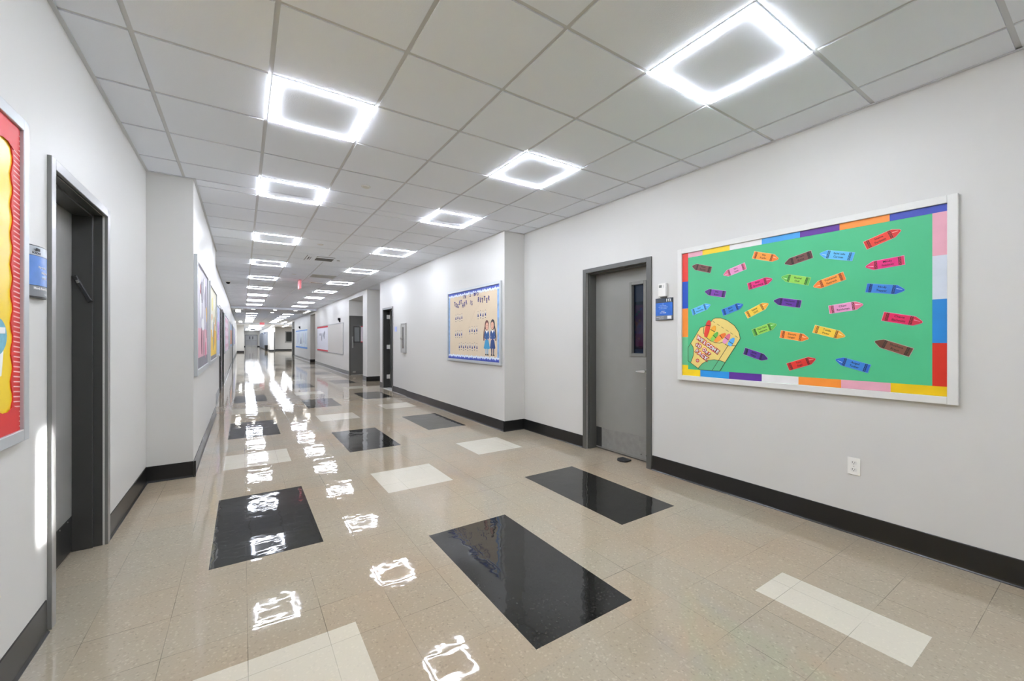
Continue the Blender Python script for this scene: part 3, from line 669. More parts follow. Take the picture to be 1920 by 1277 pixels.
def crayon(c, tip, tail, l1, l2, label):
    """a paper crayon: pale cut edge, wax ends, wrapper, two black bands with a wave, a two-line name"""
    tip, tail = Vector(tip), Vector(tail); ax = (tip-tail); Ln = ax.length; ax.normalize(); nx = Vector((-ax.y, ax.x))
    W = .027
    def P(u, v): q = tail+ax*u+nx*v; return (q.x, q.y)
    def poly(o):
        b = Ln-.042
        return [P(-o, -W-o), P(b, -W-o), P(b+.006, -W+.001-o), P(Ln-.003, -.006-o*.8), P(Ln+o, 0), P(Ln-.003, .006+o*.8), P(b+.006, W-.001+o), P(b, W+o), P(-o, W+o)]
    wr, wax = PAL[c]
    edge = tuple(int(v*.45+232*.55) for v in wr) if c not in ('lime', 'sky', 'blue') else tuple(int(v*.7+220*.3) for v in wr)
    x = XB-.0003
    m = MB(); m.prism(poly(.0032), 'x', x-.0012, x); root = tag(m.build('crayon_cutout', mat('edge_'+c, edge, .6)), label, 'paper crayon', 'paper crayons on the green board')
    x -= .0012; m = MB(); m.prism(poly(0), 'x', x-.0006, x); m.build('wax', mat('wax_'+c, wax, .5), root)
    x -= .0006; b0, b1 = .014, Ln-.046
    m = MB(); m.prism([P(b0+.012, -W), P(b1-.012, -W), P(b1-.012, W), P(b0+.012, W)], 'x', x-.0005, x); wp = m.build('wrapper', mat('wrapper_'+c, wr, .5), root)
    for u in (b0, b1-.013):
        m = MB()
        for k in (0, .0105): m.prism([P(u+k, -W), P(u+k+.0026, -W), P(u+k+.0026, W), P(u+k, W)], 'x', x-.0007, x)
        m.ribbon([P(u+.0065+(.0022 if q % 2 else -.0022), -W+q*2*W/6) for q in range(7)], .002, 'x', x-.0007, x)
        m.build('band', BLACK, root)
    if c in ('pink', 'orange', 'lime', 'yellow', 'magenta', 'crimson', 'sky', 'blue', 'red', 'scarlet'):
        m = MB(); m.prism([P(Ln-.040, -.010), P(Ln-.012, -.0035), P(Ln-.010, -.001), P(Ln-.040, -.004)], 'x', x-.0005, x); m.build('highlight', mat('shine_'+c, tuple(int(v*.45+255*.55) for v in wr), .5), root)
    d = ax if ax.x < 0 else -ax
    ang = math.atan2(d.y, -d.x); cxy = tail+ax*((b0+b1)/2)
    up = Vector((d.y, -d.x)) if False else Vector((math.sin(ang), math.cos(ang)))
    for k, s in ((1, l1), (-1, l2)):
        if s:
            q = cxy+up*(k*.0115); mx = min(1.0, .088/(len(s)*.0105))
            text_x('name_lettering', s, .0185, q.x, q.y, x-.0005, -1, BLACK, wp, ang=ang, ext=.0002, wide=mx, bold=.0002)
CR = [('brown', (2.25, 2.008), (2.07, 1.948), 'Nomi', 'Bernath', 'dull brown paper crayon in the top left corner of the green board'),
 ('pink', (1.956, 1.888), (1.772, 1.939), 'Sara', 'Lane', 'pink paper crayon pointing down left beside the top left brown one'),
 ('orange', (1.522, 1.957), (1.707, 2.019), 'Etty', 'Kupfer', 'orange paper crayon just under the white top border strip'),
 ('brown', (1.476, 1.912), (1.298, 1.955), 'Miriam', 'Kurtz', 'dull brown paper crayon under the light blue top strip'),
 ('magenta', (1.567, 1.805), (1.749, 1.766), 'Ester', 'Bromberg', 'magenta paper crayon pointing right beside the lime one'),
 ('lime', (1.498, 1.811), (1.314, 1.757), 'Rochel', 'Chill', 'lime green paper crayon pointing left below the brown one'),
 ('purple', (2.126, 1.761), (1.941, 1.719), 'Etty', 'Braun', 'purple paper crayon on the left above two blue ones'),
 ('sky', (2.077, 1.638), (2.252, 1.58), 'Sara', 'Horowitz', 'light blue paper crayon at the left edge above the crayon pack'),
 ('blue', (1.792, 1.621), (1.965, 1.562), 'Blimi', 'Loeb', 'mid blue paper crayon directly above the crayon pack'),
 ('yellow', (1.595, 1.614), (1.764, 1.53), 'Esther', 'Gold', 'golden yellow paper crayon right of the blue one above the pack'),
 ('violet', (1.554, 1.634), (1.37, 1.595), 'Nechama', 'Weiss', 'dark violet paper crayon in the middle pointing left'),
 ('sky', (1.247, 1.949), (1.055, 1.895), 'Rachel Leeba', 'Carman', 'light blue paper crayon under the orange top strip, pointing left'),
 ('red', (.814, 2.023), (.99, 1.959), 'Shaina', 'Perlstein', 'orange red paper crayon highest at the upper right'),
 ('magenta', (.988, 1.816), (.798, 1.831), 'Mindy', 'Finkelstein', 'magenta paper crayon pointing left at the upper right'),
 ('orange', (1.287, 1.715), (1.105, 1.772), 'Yocheved', 'Pastreich', 'orange paper crayon pointing down left at the board middle'),
 ('blue', (.796, 1.642), (.983, 1.675), 'Hindy', 'Tepper', 'blue paper crayon pointing right at the right side'),
 ('pink', (1.003, 1.566), (1.191, 1.542), 'Chani', 'Reichman', 'pink paper crayon pointing right, right of the board middle'),
 ('crimson', (.715, 1.437), (.899, 1.482), 'Chavie', 'Blachowitz', 'crimson paper crayon pointing right at the right edge'),
 ('yellow', (1.101, 1.353), (1.284, 1.408), 'Tehilla', 'Pinter', 'yellow paper crayon pointing right, right of the lower orange one'),
 ('chocolate', (.94, 1.319), (.766, 1.25), 'Shoshana', 'Braun', 'brown paper crayon at the lower right of the green board'),
 ('blue', (1.153, 1.19), (.971, 1.136), 'Avigail', 'Tauber', 'blue paper crayon at the bottom pointing left'),
 ('lime', (1.537, 1.448), (1.71, 1.384), 'Chaya Chana', 'Lehmann', 'lime green paper crayon pointing up right beside the crayon pack'),
 ('orange', (1.32, 1.338), (1.506, 1.372), 'Devora', 'Langer', 'orange paper crayon low in the middle between lime and yellow'),
 ('indigo', (1.6, 1.176), (1.78, 1.235), 'Rivka', 'Weiss', 'dark purple paper crayon at the bottom right of the pack'),
 ('scarlet', (1.276, 1.189), (1.453, 1.121), 'Tova', 'Segal', 'bright red paper crayon at the bottom middle of the board')]
for r in CR: crayon(*r)

# the paper crayon pack
pk = thing('crayon_pack_cutout', 'yellow paper crayon pack with red lettering at the lower left', 'paper cutout', (XB, 2.06, 1.054))
OUT = [(2.2935, 1.252), (2.17, 1.439), (2.136, 1.446), (2.10, 1.47), (2.069, 1.488), (2.050, 1.510), (2.029, 1.519), (1.98, 1.517), (1.923, 1.494), (1.862, 1.448), (1.826, 1.393), (1.813, 1.338), (1.851, 1.276), (1.942, 1.132), (1.99, 1.0535), (2.173, 1.0535), (2.2935, 1.130)]
PY = mat('pack_yellow', (233, 208, 120), .55); PG = mat('pack_green', (92, 184, 132), .55); LN = mat('pack_outline', (52, 58, 40), .6)
x = XB-.0003
m = MB(); m.prism(OUT, 'x', x-.001, x); m.build('pack', PY, pk); x -= .001
m = MB(); m.prism([(2.293, 1.250), (2.264, 1.290), (2.243, 1.262), (2.237, 1.225), (2.239, 1.185), (2.253, 1.147), (2.267, 1.114), (2.293, 1.131)], 'x', x-.0004, x); m.build('green_patch', PG, pk)
m = MB(); m.prism([(2.191, 1.068), (2.151, 1.112), (2.099, 1.142), (2.039, 1.151), (1.98, 1.144), (1.942, 1.132), (1.989, 1.054), (2.172, 1.054)], 'x', x-.0004, x); m.build('green_patch', PG, pk)
m = MB(); w_ = .0042
m.ribbon(OUT+[OUT[0]], w_, 'x', x-.0009, x-.0004)
m.ribbon([(2.059, 1.056), (1.918, 1.275), (1.849, 1.276)], w_, 'x', x-.0009, x-.0004)
m.ribbon([(2.264, 1.290), (2.243, 1.262), (2.237, 1.225), (2.239, 1.185), (2.253, 1.147), (2.267, 1.114)], w_, 'x', x-.0009, x-.0004)
m.ribbon([(2.191, 1.068), (2.151, 1.112), (2.099, 1.142), (2.039, 1.151), (1.98, 1.144), (1.942, 1.132)], w_, 'x', x-.0009, x-.0004)
m.ribbon([(2.136, 1.440), (2.141, 1.392), (2.12, 1.353), (2.079, 1.321), (2.034, 1.302), (1.99, 1.298), (1.965, 1.305), (1.918, 1.275)], w_, 'x', x-.0009, x-.0004)
for k in range(6):
    a, b = k/6+.02, k/6+.11
    m.ribbon([(2.059-.238*a, 1.495-.157*a), (2.059-.238*b, 1.495-.157*b)], .003, 'x', x-.0009, x-.0004)
m.build('outline', LN, pk)
def mini(c, wv, foot, tip):
    f, t_ = Vector(foot), Vector(tip); a = (t_-f); Ln = a.length; a.normalize(); n = Vector((-a.y, a.x))
    P = lambda u, v: tuple(f+a*u+n*v)
    wr, wx = PAL[c]
    m = MB(); b = Ln-.05; m.prism([P(0, -wv*.7), P(b*.35, -wv), P(b, -wv), P(b, wv), P(b*.35, wv), P(0, wv*.7)], 'x', x-.0016, x-.0004); o = m.build('crayon', mat('wrapper_'+c, wr, .5), pk)
    m = MB(); m.prism([P(b, -wv), P(b+.018, -wv*1.05), P(Ln-.006, -wv*.5), P(Ln, 0), P(Ln-.006, wv*.5), P(b+.018, wv*1.05), P(b, wv)], 'x', x-.0016, x-.0004); m.build('tip', mat('wax_'+c, wx, .5), o)
    m = MB(); m.ribbon([P(b, -wv), P(b, wv)], .005, 'x', x-.0021, x-.0016); m.build('band', LN, o)
for a in (('red', .022, (2.118, 1.352), (2.085, 1.503)), ('yellow', .022, (2.092, 1.338), (2.030, 1.452)), ('lime', .017, (2.066, 1.318), (2.006, 1.395)), ('orange', .019, (2.034, 1.312), (1.936, 1.382)), ('pink', .019, (1.955, 1.298), (1.900, 1.378)), ('sky', .020, (1.908, 1.278), (1.864, 1.345))): mini(*a)
RD_ = mat('letter_red', (206, 58, 60), .5)
def pack_text(s, p, q, size):
    n = len(s); d = Vector(q)-Vector(p); ang = math.atan2(d.y, -d.x)
    for k, ch in enumerate(s):
        if ch == ' ': continue
        c = Vector(p)+d*(k/(n-1))
        ag = ang+(.08 if k % 2 else -.06)
        o = text_x('letter_outline', ch, size, c.x, c.y, x-.0004, -1, RD_, pk, ang=ag, ext=.0008, bold=.008)
        text_x('letter', ch, size, c.x, c.y, x-.0012, -1, PAPERW, o, ang=ag, ext=.0005, bold=.0018)
pack_text('WELCOME', (2.183, 1.338), (2.012, 1.222), .043)
pack_text('tO Our', (2.204, 1.283), (2.085, 1.202), .038)
pack_text('PACK', (2.205, 1.222), (2.118, 1.160), .042)
m = MB(); m.cyl((2.198, 1.137), .017, 'x', x-.0012, x-.0004, 20); o = m.build('badge', RD_, pk)
text_x('badge_lettering', '25', .02, 2.198, 1.137, x-.0012, -1, PAPERW, o, ang=-.6, ext=.0005, bold=.0006)

# pier board: together is better
XQ = XRP
bd = thing('bulletin_board', 'tan bulletin board with blue wave border and two paper schoolgirls', 'bulletin board', (XQ, 5.98, .94))
m = MB(); frame_x(m, XQ-.03, XQ-.0004, 5.040, 6.905, .945, 2.182, .042); m.build('frame', ALUG, bd, bevel=.003)
m = MB(); m.box(XQ-.014, XQ-.001, 5.082, 6.863, .987, 2.140); m.build('backing_paper', mat('tan_paper', (221, 203, 176), .6, noise=.03, nscale=2), bd)
xq = XQ-.014
def waves(z, up, a, amp, n, ph=0):
    pts = []
    for k in range(n+1):
        yy = 5.09+(6.855-5.09)*k/n
        pts.append((yy, z+up*(a+amp*math.sin(k*2.4+ph)+amp*.5*math.sin(k*1.1))))
    return pts
for zz, up, nm in ((2.140, -1, 'top_border'), (.987, 1, 'bottom_border')):
    m = MB(); m.prism([(5.09, zz), (6.855, zz)]+waves(zz, up, .072, .009, 60)[::-1], 'x', xq-.0012, xq-.0002); o = m.build(nm, mat('wave_white', (222, 232, 246), .5), bd)
    m = MB(); m.prism([(5.09, zz), (6.855, zz)]+waves(zz, up, .040, .012, 60, 1)[::-1], 'x', xq-.0020, xq-.0012); m.build('wave', mat('wave_blue', (78, 98, 190), .5), o)
    m = MB(); m.prism([(5.09, zz), (6.855, zz)]+waves(zz, up, .018, .009, 60, 2)[::-1], 'x', xq-.0028, xq-.0020); m.build('wave', mat('wave_deep', (48, 70, 160), .5), o)
for a, b in ((5.09, 5.155), (6.80, 6.855)):
    m = MB(); m.box(xq-.0018, xq-.0008, a, b, 1.058, 2.070); m.build('side_border', mat('water_blue', (140, 178, 222), .5, noise=.25, nscale=14), bd)
m = MB(); m.ribbon([(5.72, 1.93), (6.0, 1.62), (6.2, 1.35)], .004, 'x', xq-.0006, xq-.0001).ribbon([(5.55, 2.02), (5.8, 1.8)], .004, 'x', xq-.0006, xq-.0001); m.build('crease', mat('tan_crease', (213, 195, 168), .6), bd)
LET = mat('letter_navy', (66, 62, 140), .5)
def letters(word, y0, y1, z, size, jit):
    n = len(word)
    for k, ch in enumerate(word):
        yy = y0+(y1-y0)*(k/(n-1) if n > 1 else 0); zz = z+jit[k % len(jit)]
        o = text_x('letter_cutout', ch, size, yy, zz, xq-.0031, -1, LET, None, ang=.12*((k*37 % 5)-2)/2, ext=.001, bold=.0024, wide=.78)
        tag(o, 'navy paper letter %s, %s in the word %s' % (ch, ordinal(k), word.lower()), 'paper letter', 'navy letters on the tan board')
letters('IN', 6.26, 6.19, 2.045, .085, (0, -.004))
letters('TOGETHER', 6.60, 6.15, 1.93, .10, (.012, -.012, -.03, .022, .03, -.03, -.014, .012))
letters('IS', 6.0, 5.95, 1.925, .095, (.004, -.01))
letters('BETTER', 5.73, 5.40, 1.943, .10, (.015, .0, -.012, .014, -.02, .01))
for k, (ch, yy) in enumerate((('\u05d1', 6.012), ('\u05d4', 5.885), ('\u05ea', 5.835), ('\u05d9', 5.79), ('\u05db', 5.75))):
    o = text_x('letter_cutout', ch, .085, yy, 2.055, xq-.0031, -1, LET, None, ext=.001, bold=.002)
    if o: tag(o, 'navy paper hebrew letter in the top line, %s from the left' % ordinal(k), 'paper letter', 'navy letters on the tan board')
NAVY = mat('doll_navy', (34, 48, 120), .6)
def doll(yc, zc, label):
    x = xq-.0002; W = .020; H = .062
    m = MB(); m.prism([(yc-W*.8, zc-H), (yc+W*.8, zc-H), (yc+W, zc), (yc+W*.7, zc+H*.5), (yc+W*.8, zc+H), (yc-W*.8, zc+H), (yc-W*.7, zc+H*.5), (yc-W, zc)], 'x', x-.0008, x)
    o = tag(m.build('paper_doll', mat('doll_paper', (222, 212, 196), .6)), label, 'paper figure', 'small paper dolls on the tan board'); x -= .0008
    m = MB(); m.prism([(yc-W, zc-H*.45), (yc+W, zc-H*.45), (yc+W*.6, zc+.004), (yc+W*.9, zc+H*.35), (yc-W*.9, zc+H*.35), (yc-W*.6, zc+.004)], 'x', x-.0005, x); m.build('uniform', NAVY, o)
    m = MB(); m.prism([(yc-W*.5, zc+H*.35), (yc+W*.5, zc+H*.35), (yc, zc+.002)], 'x', x-.0009, x-.0005); m.build('collar', PAPERW, o)
    m = MB(); m.ribbon([(yc-W*.7, zc+H*.8), (yc-W*.2, zc+H), (yc+W*.4, zc+H*.96), (yc+W*.8, zc+H*.84)], .005, 'x', x-.0005, x); m.build('hair', mat('doll_hair', (150, 124, 104), .6), o)
    m = MB(); m.box(x-.0005, x, yc-W*.6, yc+W*.6, zc-H*.98, zc-H*.82); m.build('shoes', BLACK, o)
for nm, ya, yb, z, n in (('upper left row', 6.555, 6.32, 1.700, 4), ('upper right row', 5.742, 5.505, 1.715, 4), ('lower left row', 6.563, 6.33, 1.415, 4), ('middle row', 6.03, 5.787, 1.475, 4), ('long bottom row', 6.42, 5.782, 1.205, 9)):
    for k in range(n):
        doll(ya+(yb-ya)*k/(n-1), z+(.006 if k % 2 else -.004), 'small navy paper doll, %s from the left in the %s' % (ordinal(k), nm))
def schoolgirl(yc, top, neck, waist, hem, foot, hw_, dress, jacket, hairc, stock, label, mirror):
    g = thing('paper_schoolgirl', label, 'paper figure', (xq, yc, foot)); x = xq-.0003; s = mirror
    m = MB()
    m.prism([(yc-.05, neck), (yc+.05, neck), (yc+.045, waist), (yc-.045, waist)], 'x', x-.001, x); m.build('jacket', jacket, g)
    for q in (-1, 1):
        m = MB(); m.prism([(yc+q*.045, neck), (yc+q*.068, neck-.03), (yc+q*.082, waist+.035), (yc+q*.05, waist-.005), (yc+q*.03, waist+.008), (yc+q*.055, waist+.04), (yc+q*.04, neck-.05)], 'x', x-.0016, x-.001); m.build('sleeve', jacket, g)
        m = MB(); m.prism([(yc+q*.05, waist+.004), (yc+q*.038, waist-.012), (yc+q*.024, waist-.006), (yc+q*.028, waist+.012)], 'x', x-.002, x-.0016); m.build('hand', mat('skin_tone', (228, 178, 152), .6), g)
        m = MB(); m.prism([(yc+q*.03-.017, hem), (yc+q*.03+.017, hem), (yc+q*.026+.012, foot+.018), (yc+q*.026-.012, foot+.018)], 'x', x-.001, x); m.build('leg', stock, g)
        m = MB(); m.prism([(yc+q*.03-.028, foot), (yc+q*.03+.02, foot), (yc+q*.03+.014, foot+.022), (yc+q*.03-.012, foot+.022)], 'x', x-.0012, x-.0001); m.build('shoe', BLACK, g)
    m = MB(); m.prism([(yc-.045, waist), (yc+.045, waist), (yc+hw_, hem+.006), (yc+hw_*.5, hem-.006), (yc, hem+.002), (yc-hw_*.5, hem-.006), (yc-hw_, hem+.006)], 'x', x-.0013, x-.0001); m.build('skirt', dress, g)
    m = MB(); m.prism([(yc-.035, neck), (yc+.035, neck), (yc, neck-.045)], 'x', x-.0022, x-.001); m.build('collar', PAPERW, g)
    hc = (yc, (top+neck)/2+.004)
    m = MB(); m.prism([(hc[0]+.062*math.cos(t), hc[1]+.006+.080*math.sin(t)) for t in [2*PI*k/20 for k in range(20)]], 'x', x-.001, x); hr = m.build('hair', hairc, g)
    m = MB(); m.ribbon([(yc+s*.055, hc[1]-.02), (yc+s*.085, neck-.02), (yc+s*.095, neck-.10), (yc+s*.092, waist-.01)], .026, 'x', x-.0018, x-.001); m.build('braid', hairc, g)
    m = MB(); m.prism([(hc[0]-s*.008+.044*math.cos(t), hc[1]-.008+.058*math.sin(t)) for t in [2*PI*k/18 for k in range(18)]], 'x', x-.0022, x-.001); fc = m.build('face', mat('skin_tone', (228, 178, 152), .6), g)
    m = MB()
    for q in (-.018, .018): m.cyl((hc[0]-s*.008+q, hc[1]), .0045, 'x', x-.0026, x-.0022, 8)
    m.build('eye', BLACK, fc)
    m = MB(); m.ribbon([(hc[0]-s*.008+.014, hc[1]-.030), (hc[0]-s*.008, hc[1]-.036), (hc[0]-s*.008-.014, hc[1]-.030)], .004, 'x', x-.0026, x-.0022); m.build('mouth', mat('lip_red', (190, 80, 84), .6), fc)
schoolgirl(5.465, 1.608, 1.458, 1.325, 1.183, 1.080, .095, mat('dress_blue', (66, 158, 204), .6), mat('jacket_blue', (46, 92, 148), .6), mat('hair_auburn', (108, 62, 56), .6), mat('stocking_blue', (150, 190, 214), .6), 'paper schoolgirl in a bright blue skirt, left of the two', 1)
schoolgirl(5.290, 1.616, 1.462, 1.325, 1.188, 1.080, .078, mat('dress_navy', (44, 72, 128), .6), mat('jacket_navy', (44, 80, 140), .6), mat('hair_dark', (58, 54, 58), .6), mat('stocking_grey', (78, 76, 96), .6), 'paper schoolgirl in a navy dress with dark braid, right of the two', -1)

# red bordered board on the near left wall
bd = thing('bulletin_board', 'yellow bulletin board with scalloped red border at the left edge', 'bulletin board', (XL, 1.55, .93))
m = MB(); frame_x(m, XL+.0004, XL+.026, .62, 2.462, .932, 2.205, .046); m.build('frame', ALUG, bd, bevel=.003)
m = MB(); m.box(XL+.001, XL+.010, .666, 2.416, .978, 2.159); m.build('backing_paper', mat('yellow_paper', (246, 212, 44), .3), bd)
x = XL+.010
RED = mat('red_border', (206, 46, 44), .5)
pts = [(2.416, .978), (2.416, 2.159)]
n = 48
for k in range(n+1):
    z = 2.159-(2.159-.978)*k/n
    pts.append((2.352+.009*math.sin(k*2*PI/4.6), z))
m = MB(); m.prism(pts, 'x', x+.0002, x+.004); sb = m.build('scalloped_border', RED, bd)
m = MB()
for k in range(60):
    z = .99+k*.0193
    m.prism([(2.360, z+.006), (2.415, z), (2.415, z+.005), (2.360, z+.011)], 'x', x+.004, x+.0046)
m.build('stripe', mat('border_pink', (240, 186, 182), .5), sb)
for nm, zz, up in (('top_border', 2.159, -1), ('foot_border', .978, 1)):
    pts = [(.666, zz), (2.400, zz)]
    for k in range(41): pts.append((2.400-(2.400-.666)*k/40, zz+up*(.085+.012*math.sin(k*1.9)+.006*math.sin(k*.7))))
    m = MB(); m.prism(pts, 'x', x+.0042, x+.0062); m.build(nm, RED, bd)
et = thing('paper_egg_cutout', 'blue paper balloon shape with a white tag on the yellow board', 'paper cutout', (x, 2.24, 1.23))
m = MB(); m.prism([(2.235+.080*math.cos(t), 1.345+.070*math.sin(t)*(1.0)) for t in [2*PI*k/24 for k in range(24)]], 'x', x+.0002, x+.002); m.build('body', mat('egg_blue', (110, 176, 196), .5, noise=.12, nscale=40), et)
m = MB(); m.box(x+.002, x+.003, 2.22, 2.30, 1.355, 1.378); m.build('name_tag', PAPERW, et)
m = MB(); m.prism([(2.20, 1.282), (2.29, 1.29), (2.275, 1.20), (2.22, 1.195)], 'x', x+.0002, x+.0016); m.build('basket', PAPERW, et)

# boards along the left corridor wall
def left_board(x0, ya, yb, za, zb, label, fm=ALUG, w=.05):
    bd = thing('bulletin_board', label, 'bulletin board', (x0, (ya+yb)/2, za))
    m = MB(); frame_x(m, x0+.0004, x0+.03, ya, yb, za, zb, w); m.build('frame', fm, bd, bevel=.003)
    return bd, x0+.014, ya+w, yb-w, za+w, zb-w
def sheet(bd, x, ya, yb, za, zb, rgb, nm, t=.001, part='paper'):
    m = MB(); m.box(x, x+t, ya, yb, za, zb); return m.build(part, mat(nm, rgb, .5, noise=.08, nscale=7), bd)
def blob(bd, x, yc, zc, ry, rz, rgb, nm, part='cutout', n=18, t=.0016):
    m = MB(); m.prism([(yc+ry*math.cos(2*PI*k/n), zc+rz*math.sin(2*PI*k/n)) for k in range(n)], 'x', x, x+t); return m.build(part, mat(nm, rgb, .5), bd)
FOIL = mat('silver_foil', (196, 196, 202), .18, metal=.9, bump=.6, bscale=30)
bd, x, a, b, c, e = left_board(XLP, 5.06, 6.66, .965, 2.17, 'winter bulletin board with white shapes over pink paper on the left pier', w=.06)
m = MB(); m.box(XLP+.001, x, a, b, c, e); m.build('backing_paper', mat('lilac_grey_paper', (206, 202, 214), .5), bd)
sheet(bd, x, a, b-.02, c+.08, 1.45, (226, 172, 186), 'rose_paper', part='lower_paper')
sheet(bd, x, a, b, c, c+.11, (134, 132, 140), 'grey_paper', .0024, part='foot_border')
for k, (yc, zc, ry, rz, rgb) in enumerate(((5.5, 1.95, .13, .10, (240, 240, 244)), (5.8, 1.86, .12, .12, (140, 136, 148)), (6.1, 1.96, .12, .10, (236, 236, 242)), (6.35, 1.85, .10, .14, (150, 146, 160)), (5.6, 1.7, .12, .14, (244, 244, 246)), (6.0, 1.66, .13, .14, (232, 230, 238)), (6.3, 1.58, .12, .12, (210, 208, 220)), (5.9, 1.5, .2, .07, (246, 246, 248)), (6.45, 1.64, .10, .10, (226, 186, 96)), (6.45, 1.46, .02, .12, (60, 60, 66)), (5.75, 1.32, .05, .16, (110, 60, 70)), (6.05, 1.28, .06, .17, (150, 146, 150)), (6.3, 1.2, .06, .10, (214, 120, 148)), (5.6, 1.88, .05, .06, (170, 60, 70)))):
    blob(bd, x+.0012+.0002*(k % 4), yc, zc, ry, rz, rgb, 'winter_%d' % k)
bd, x, a, b, c, e = left_board(XLP, 7.02, 8.78, .97, 2.14, 'yellow and cream bulletin board second along the left pier', w=.05)
m = MB(); m.box(XLP+.001, x, a, b, c, e); m.build('backing_paper', mat('cream_paper', (238, 234, 208), .5), bd)
sheet(bd, x, a, b, c+.06, 1.47, (244, 206, 72), 'sun_paper', part='lower_paper'); sheet(bd, x, a, b, c, c+.06, (150, 152, 160), 'grey_paper', .0024, part='foot_border')
for k, (yc, zc, ry, rz, rgb) in enumerate(((7.3, 1.9, .14, .12, (226, 232, 196)), (7.7, 1.86, .14, .10, (236, 224, 140)), (8.2, 1.9, .16, .10, (246, 246, 240)), (8.5, 1.78, .10, .10, (206, 210, 190)), (7.6, 1.66, .08, .05, (220, 136, 60)), (8.1, 1.64, .06, .05, (110, 132, 70)), (8.45, 1.62, .07, .08, (224, 150, 60)), (7.9, 1.38, .10, .22, (112, 118, 128)), (7.7, 1.5, .10, .14, (240, 240, 238)), (8.3, 1.4, .08, .18, (222, 160, 60)), (7.35, 1.3, .07, .16, (238, 180, 96)))):
    blob(bd, x+.0012+.0002*(k % 4), yc, zc, ry, rz, rgb, 'sunny_%d' % k)
bd, x, a, b, c, e = left_board(XLC, 10.35, 12.0, .93, 2.10, 'lavender and pale blue bulletin board before the dark door pair', w=.05)
m = MB(); m.box(XLC+.001, x, a, b, c, e); m.build('backing_paper', mat('pale_blue_paper', (190, 204, 236), .5), bd)
sheet(bd, x, a+.1, b-.1, 1.30, 1.72, (204, 172, 222), 'lavender_paper', part='middle_paper')
for k in range(8): blob(bd, x+.0012, 10.6+.17*k, 1.40+.07*(k % 4), .05, .05, (166, 120, 196), 'lavender_dot')
blob(bd, x+.0012, 11.0, 1.86, .14, .07, (110, 128, 160), 'slate_shape')
bd, x, a, b, c, e = left_board(XLC, 15.3, 19.3, .88, 2.12, 'long pale bulletin board with red hearts on the left wall', w=.05)
m = MB(); m.box(XLC+.001, x, a, b, c, e); m.build('backing_paper', mat('pale_pink_paper', (228, 206, 218), .5), bd)
for k in range(18):
    yy = 15.6+.2*k; zz = 1.1+.28*((k*5) % 4); s_ = .07
    m = MB(); m.prism([(yy, zz-s_), (yy+s_, zz+.01), (yy+s_*.9, zz+s_*.7), (yy+s_*.45, zz+s_*.85), (yy, zz+s_*.4), (yy-s_*.45, zz+s_*.85), (yy-s_*.9, zz+s_*.7), (yy-s_, zz+.01)], 'x', x, x+.002); m.build('heart', mat('heart_%d' % (k % 3), ((200, 52, 84), (226, 128, 160), (150, 70, 90))[k % 3], .5), bd)
bd, x, a, b, c, e = left_board(XLC, 21.6, 25.4, .93, 2.08, 'orange and blue bulletin board farther along the left wall', w=.05)
m = MB(); m.box(XLC+.001, x, a, b, c, e); m.build('backing_paper', mat('sky_paper', (176, 200, 228), .5), bd)
sheet(bd, x, a+1.0, b-.3, c+.1, 1.75, (232, 150, 96), 'apricot_paper', part='middle_paper')
bd, x, a, b, c, e = left_board(XLC, 29.0, 34.5, .93, 2.05, 'lavender bulletin board farthest along the left wall', w=.05)
m = MB(); m.box(XLC+.001, x, a, b, c, e); m.build('backing_paper', mat('lavender_backing', (190, 184, 216), .5), bd)

# tack board and posters on the right corridor wall
bd = thing('tack_board', 'long empty pale tack board on the right wall past the recess door', 'tack board', (XRC, 20.0, .71))
m = MB(); frame_x(m, XRC-.02, XRC-.0004, 16.79, 23.36, .71, 1.97, .03); m.build('frame', mat('dull_aluminium', (158, 160, 160), .4, metal=.3), bd)
m = MB(); m.box(XRC-.012, XRC-.001, 16.82, 23.33, .74, 1.94); m.build('panel', mat('pale_cork', (198, 196, 190), .6), bd)
ps = thing('poster', 'white poster with red top and bottom strips on the tack board', 'poster', (XRC-.013, 21.75, .73))
xx = XRC-.0122
m = MB(); m.box(xx-.002, xx, 20.16, 23.32, .745, 1.935); m.build('sheet', mat('cool_white_paper', (226, 228, 238), .5), ps)
for a, b in ((1.86, 1.935), (.745, .815)): MB().box(xx-.0032, xx-.002, 20.16, 23.32, a, b).build('red_strip', mat('red_paper', (206, 62, 74), .7), ps)
m = MB()
for yc, zc, ry, rz in ((22.4, 1.55, .18, .07), (21.9, 1.42, .14, .20), (21.5, 1.52, .10, .10), (21.2, 1.5, .16, .18), (21.05, 1.62, .10, .1)):
    m.prism([(yc+ry*math.cos(2*PI*k/14), zc+rz*math.sin(2*PI*k/14)) for k in range(14)], 'x', xx-.003, xx-.002)
m.build('drawing', mat('pencil_grey', (148, 152, 164), .6), ps)
ps = thing('hanging_poster', 'pale poster with blue top and bottom strips farther down the right wall', 'poster', (XRC, 30.5, .71))
m = MB(); m.box(XRC-.006, XRC-.0004, 27.35, 33.7, .72, 1.91); m.build('sheet', mat('ice_paper', (206, 216, 224), .5, noise=.12, nscale=3), ps)
for a, b in ((1.84, 1.91), (.72, .82)): MB().box(XRC-.008, XRC-.006, 27.35, 33.7, a, b).build('blue_strip', mat('strip_bluepaper', (92, 146, 214), .6), ps)
m = MB(); m.prism([(30.3, 1.0), (30.9, 1.0), (30.75, 1.3), (30.5, 1.5), (30.4, 1.3)], 'x', XRC-.0075, XRC-.006); m.build('figure', mat('slate_figure', (110, 116, 132), .6), ps)
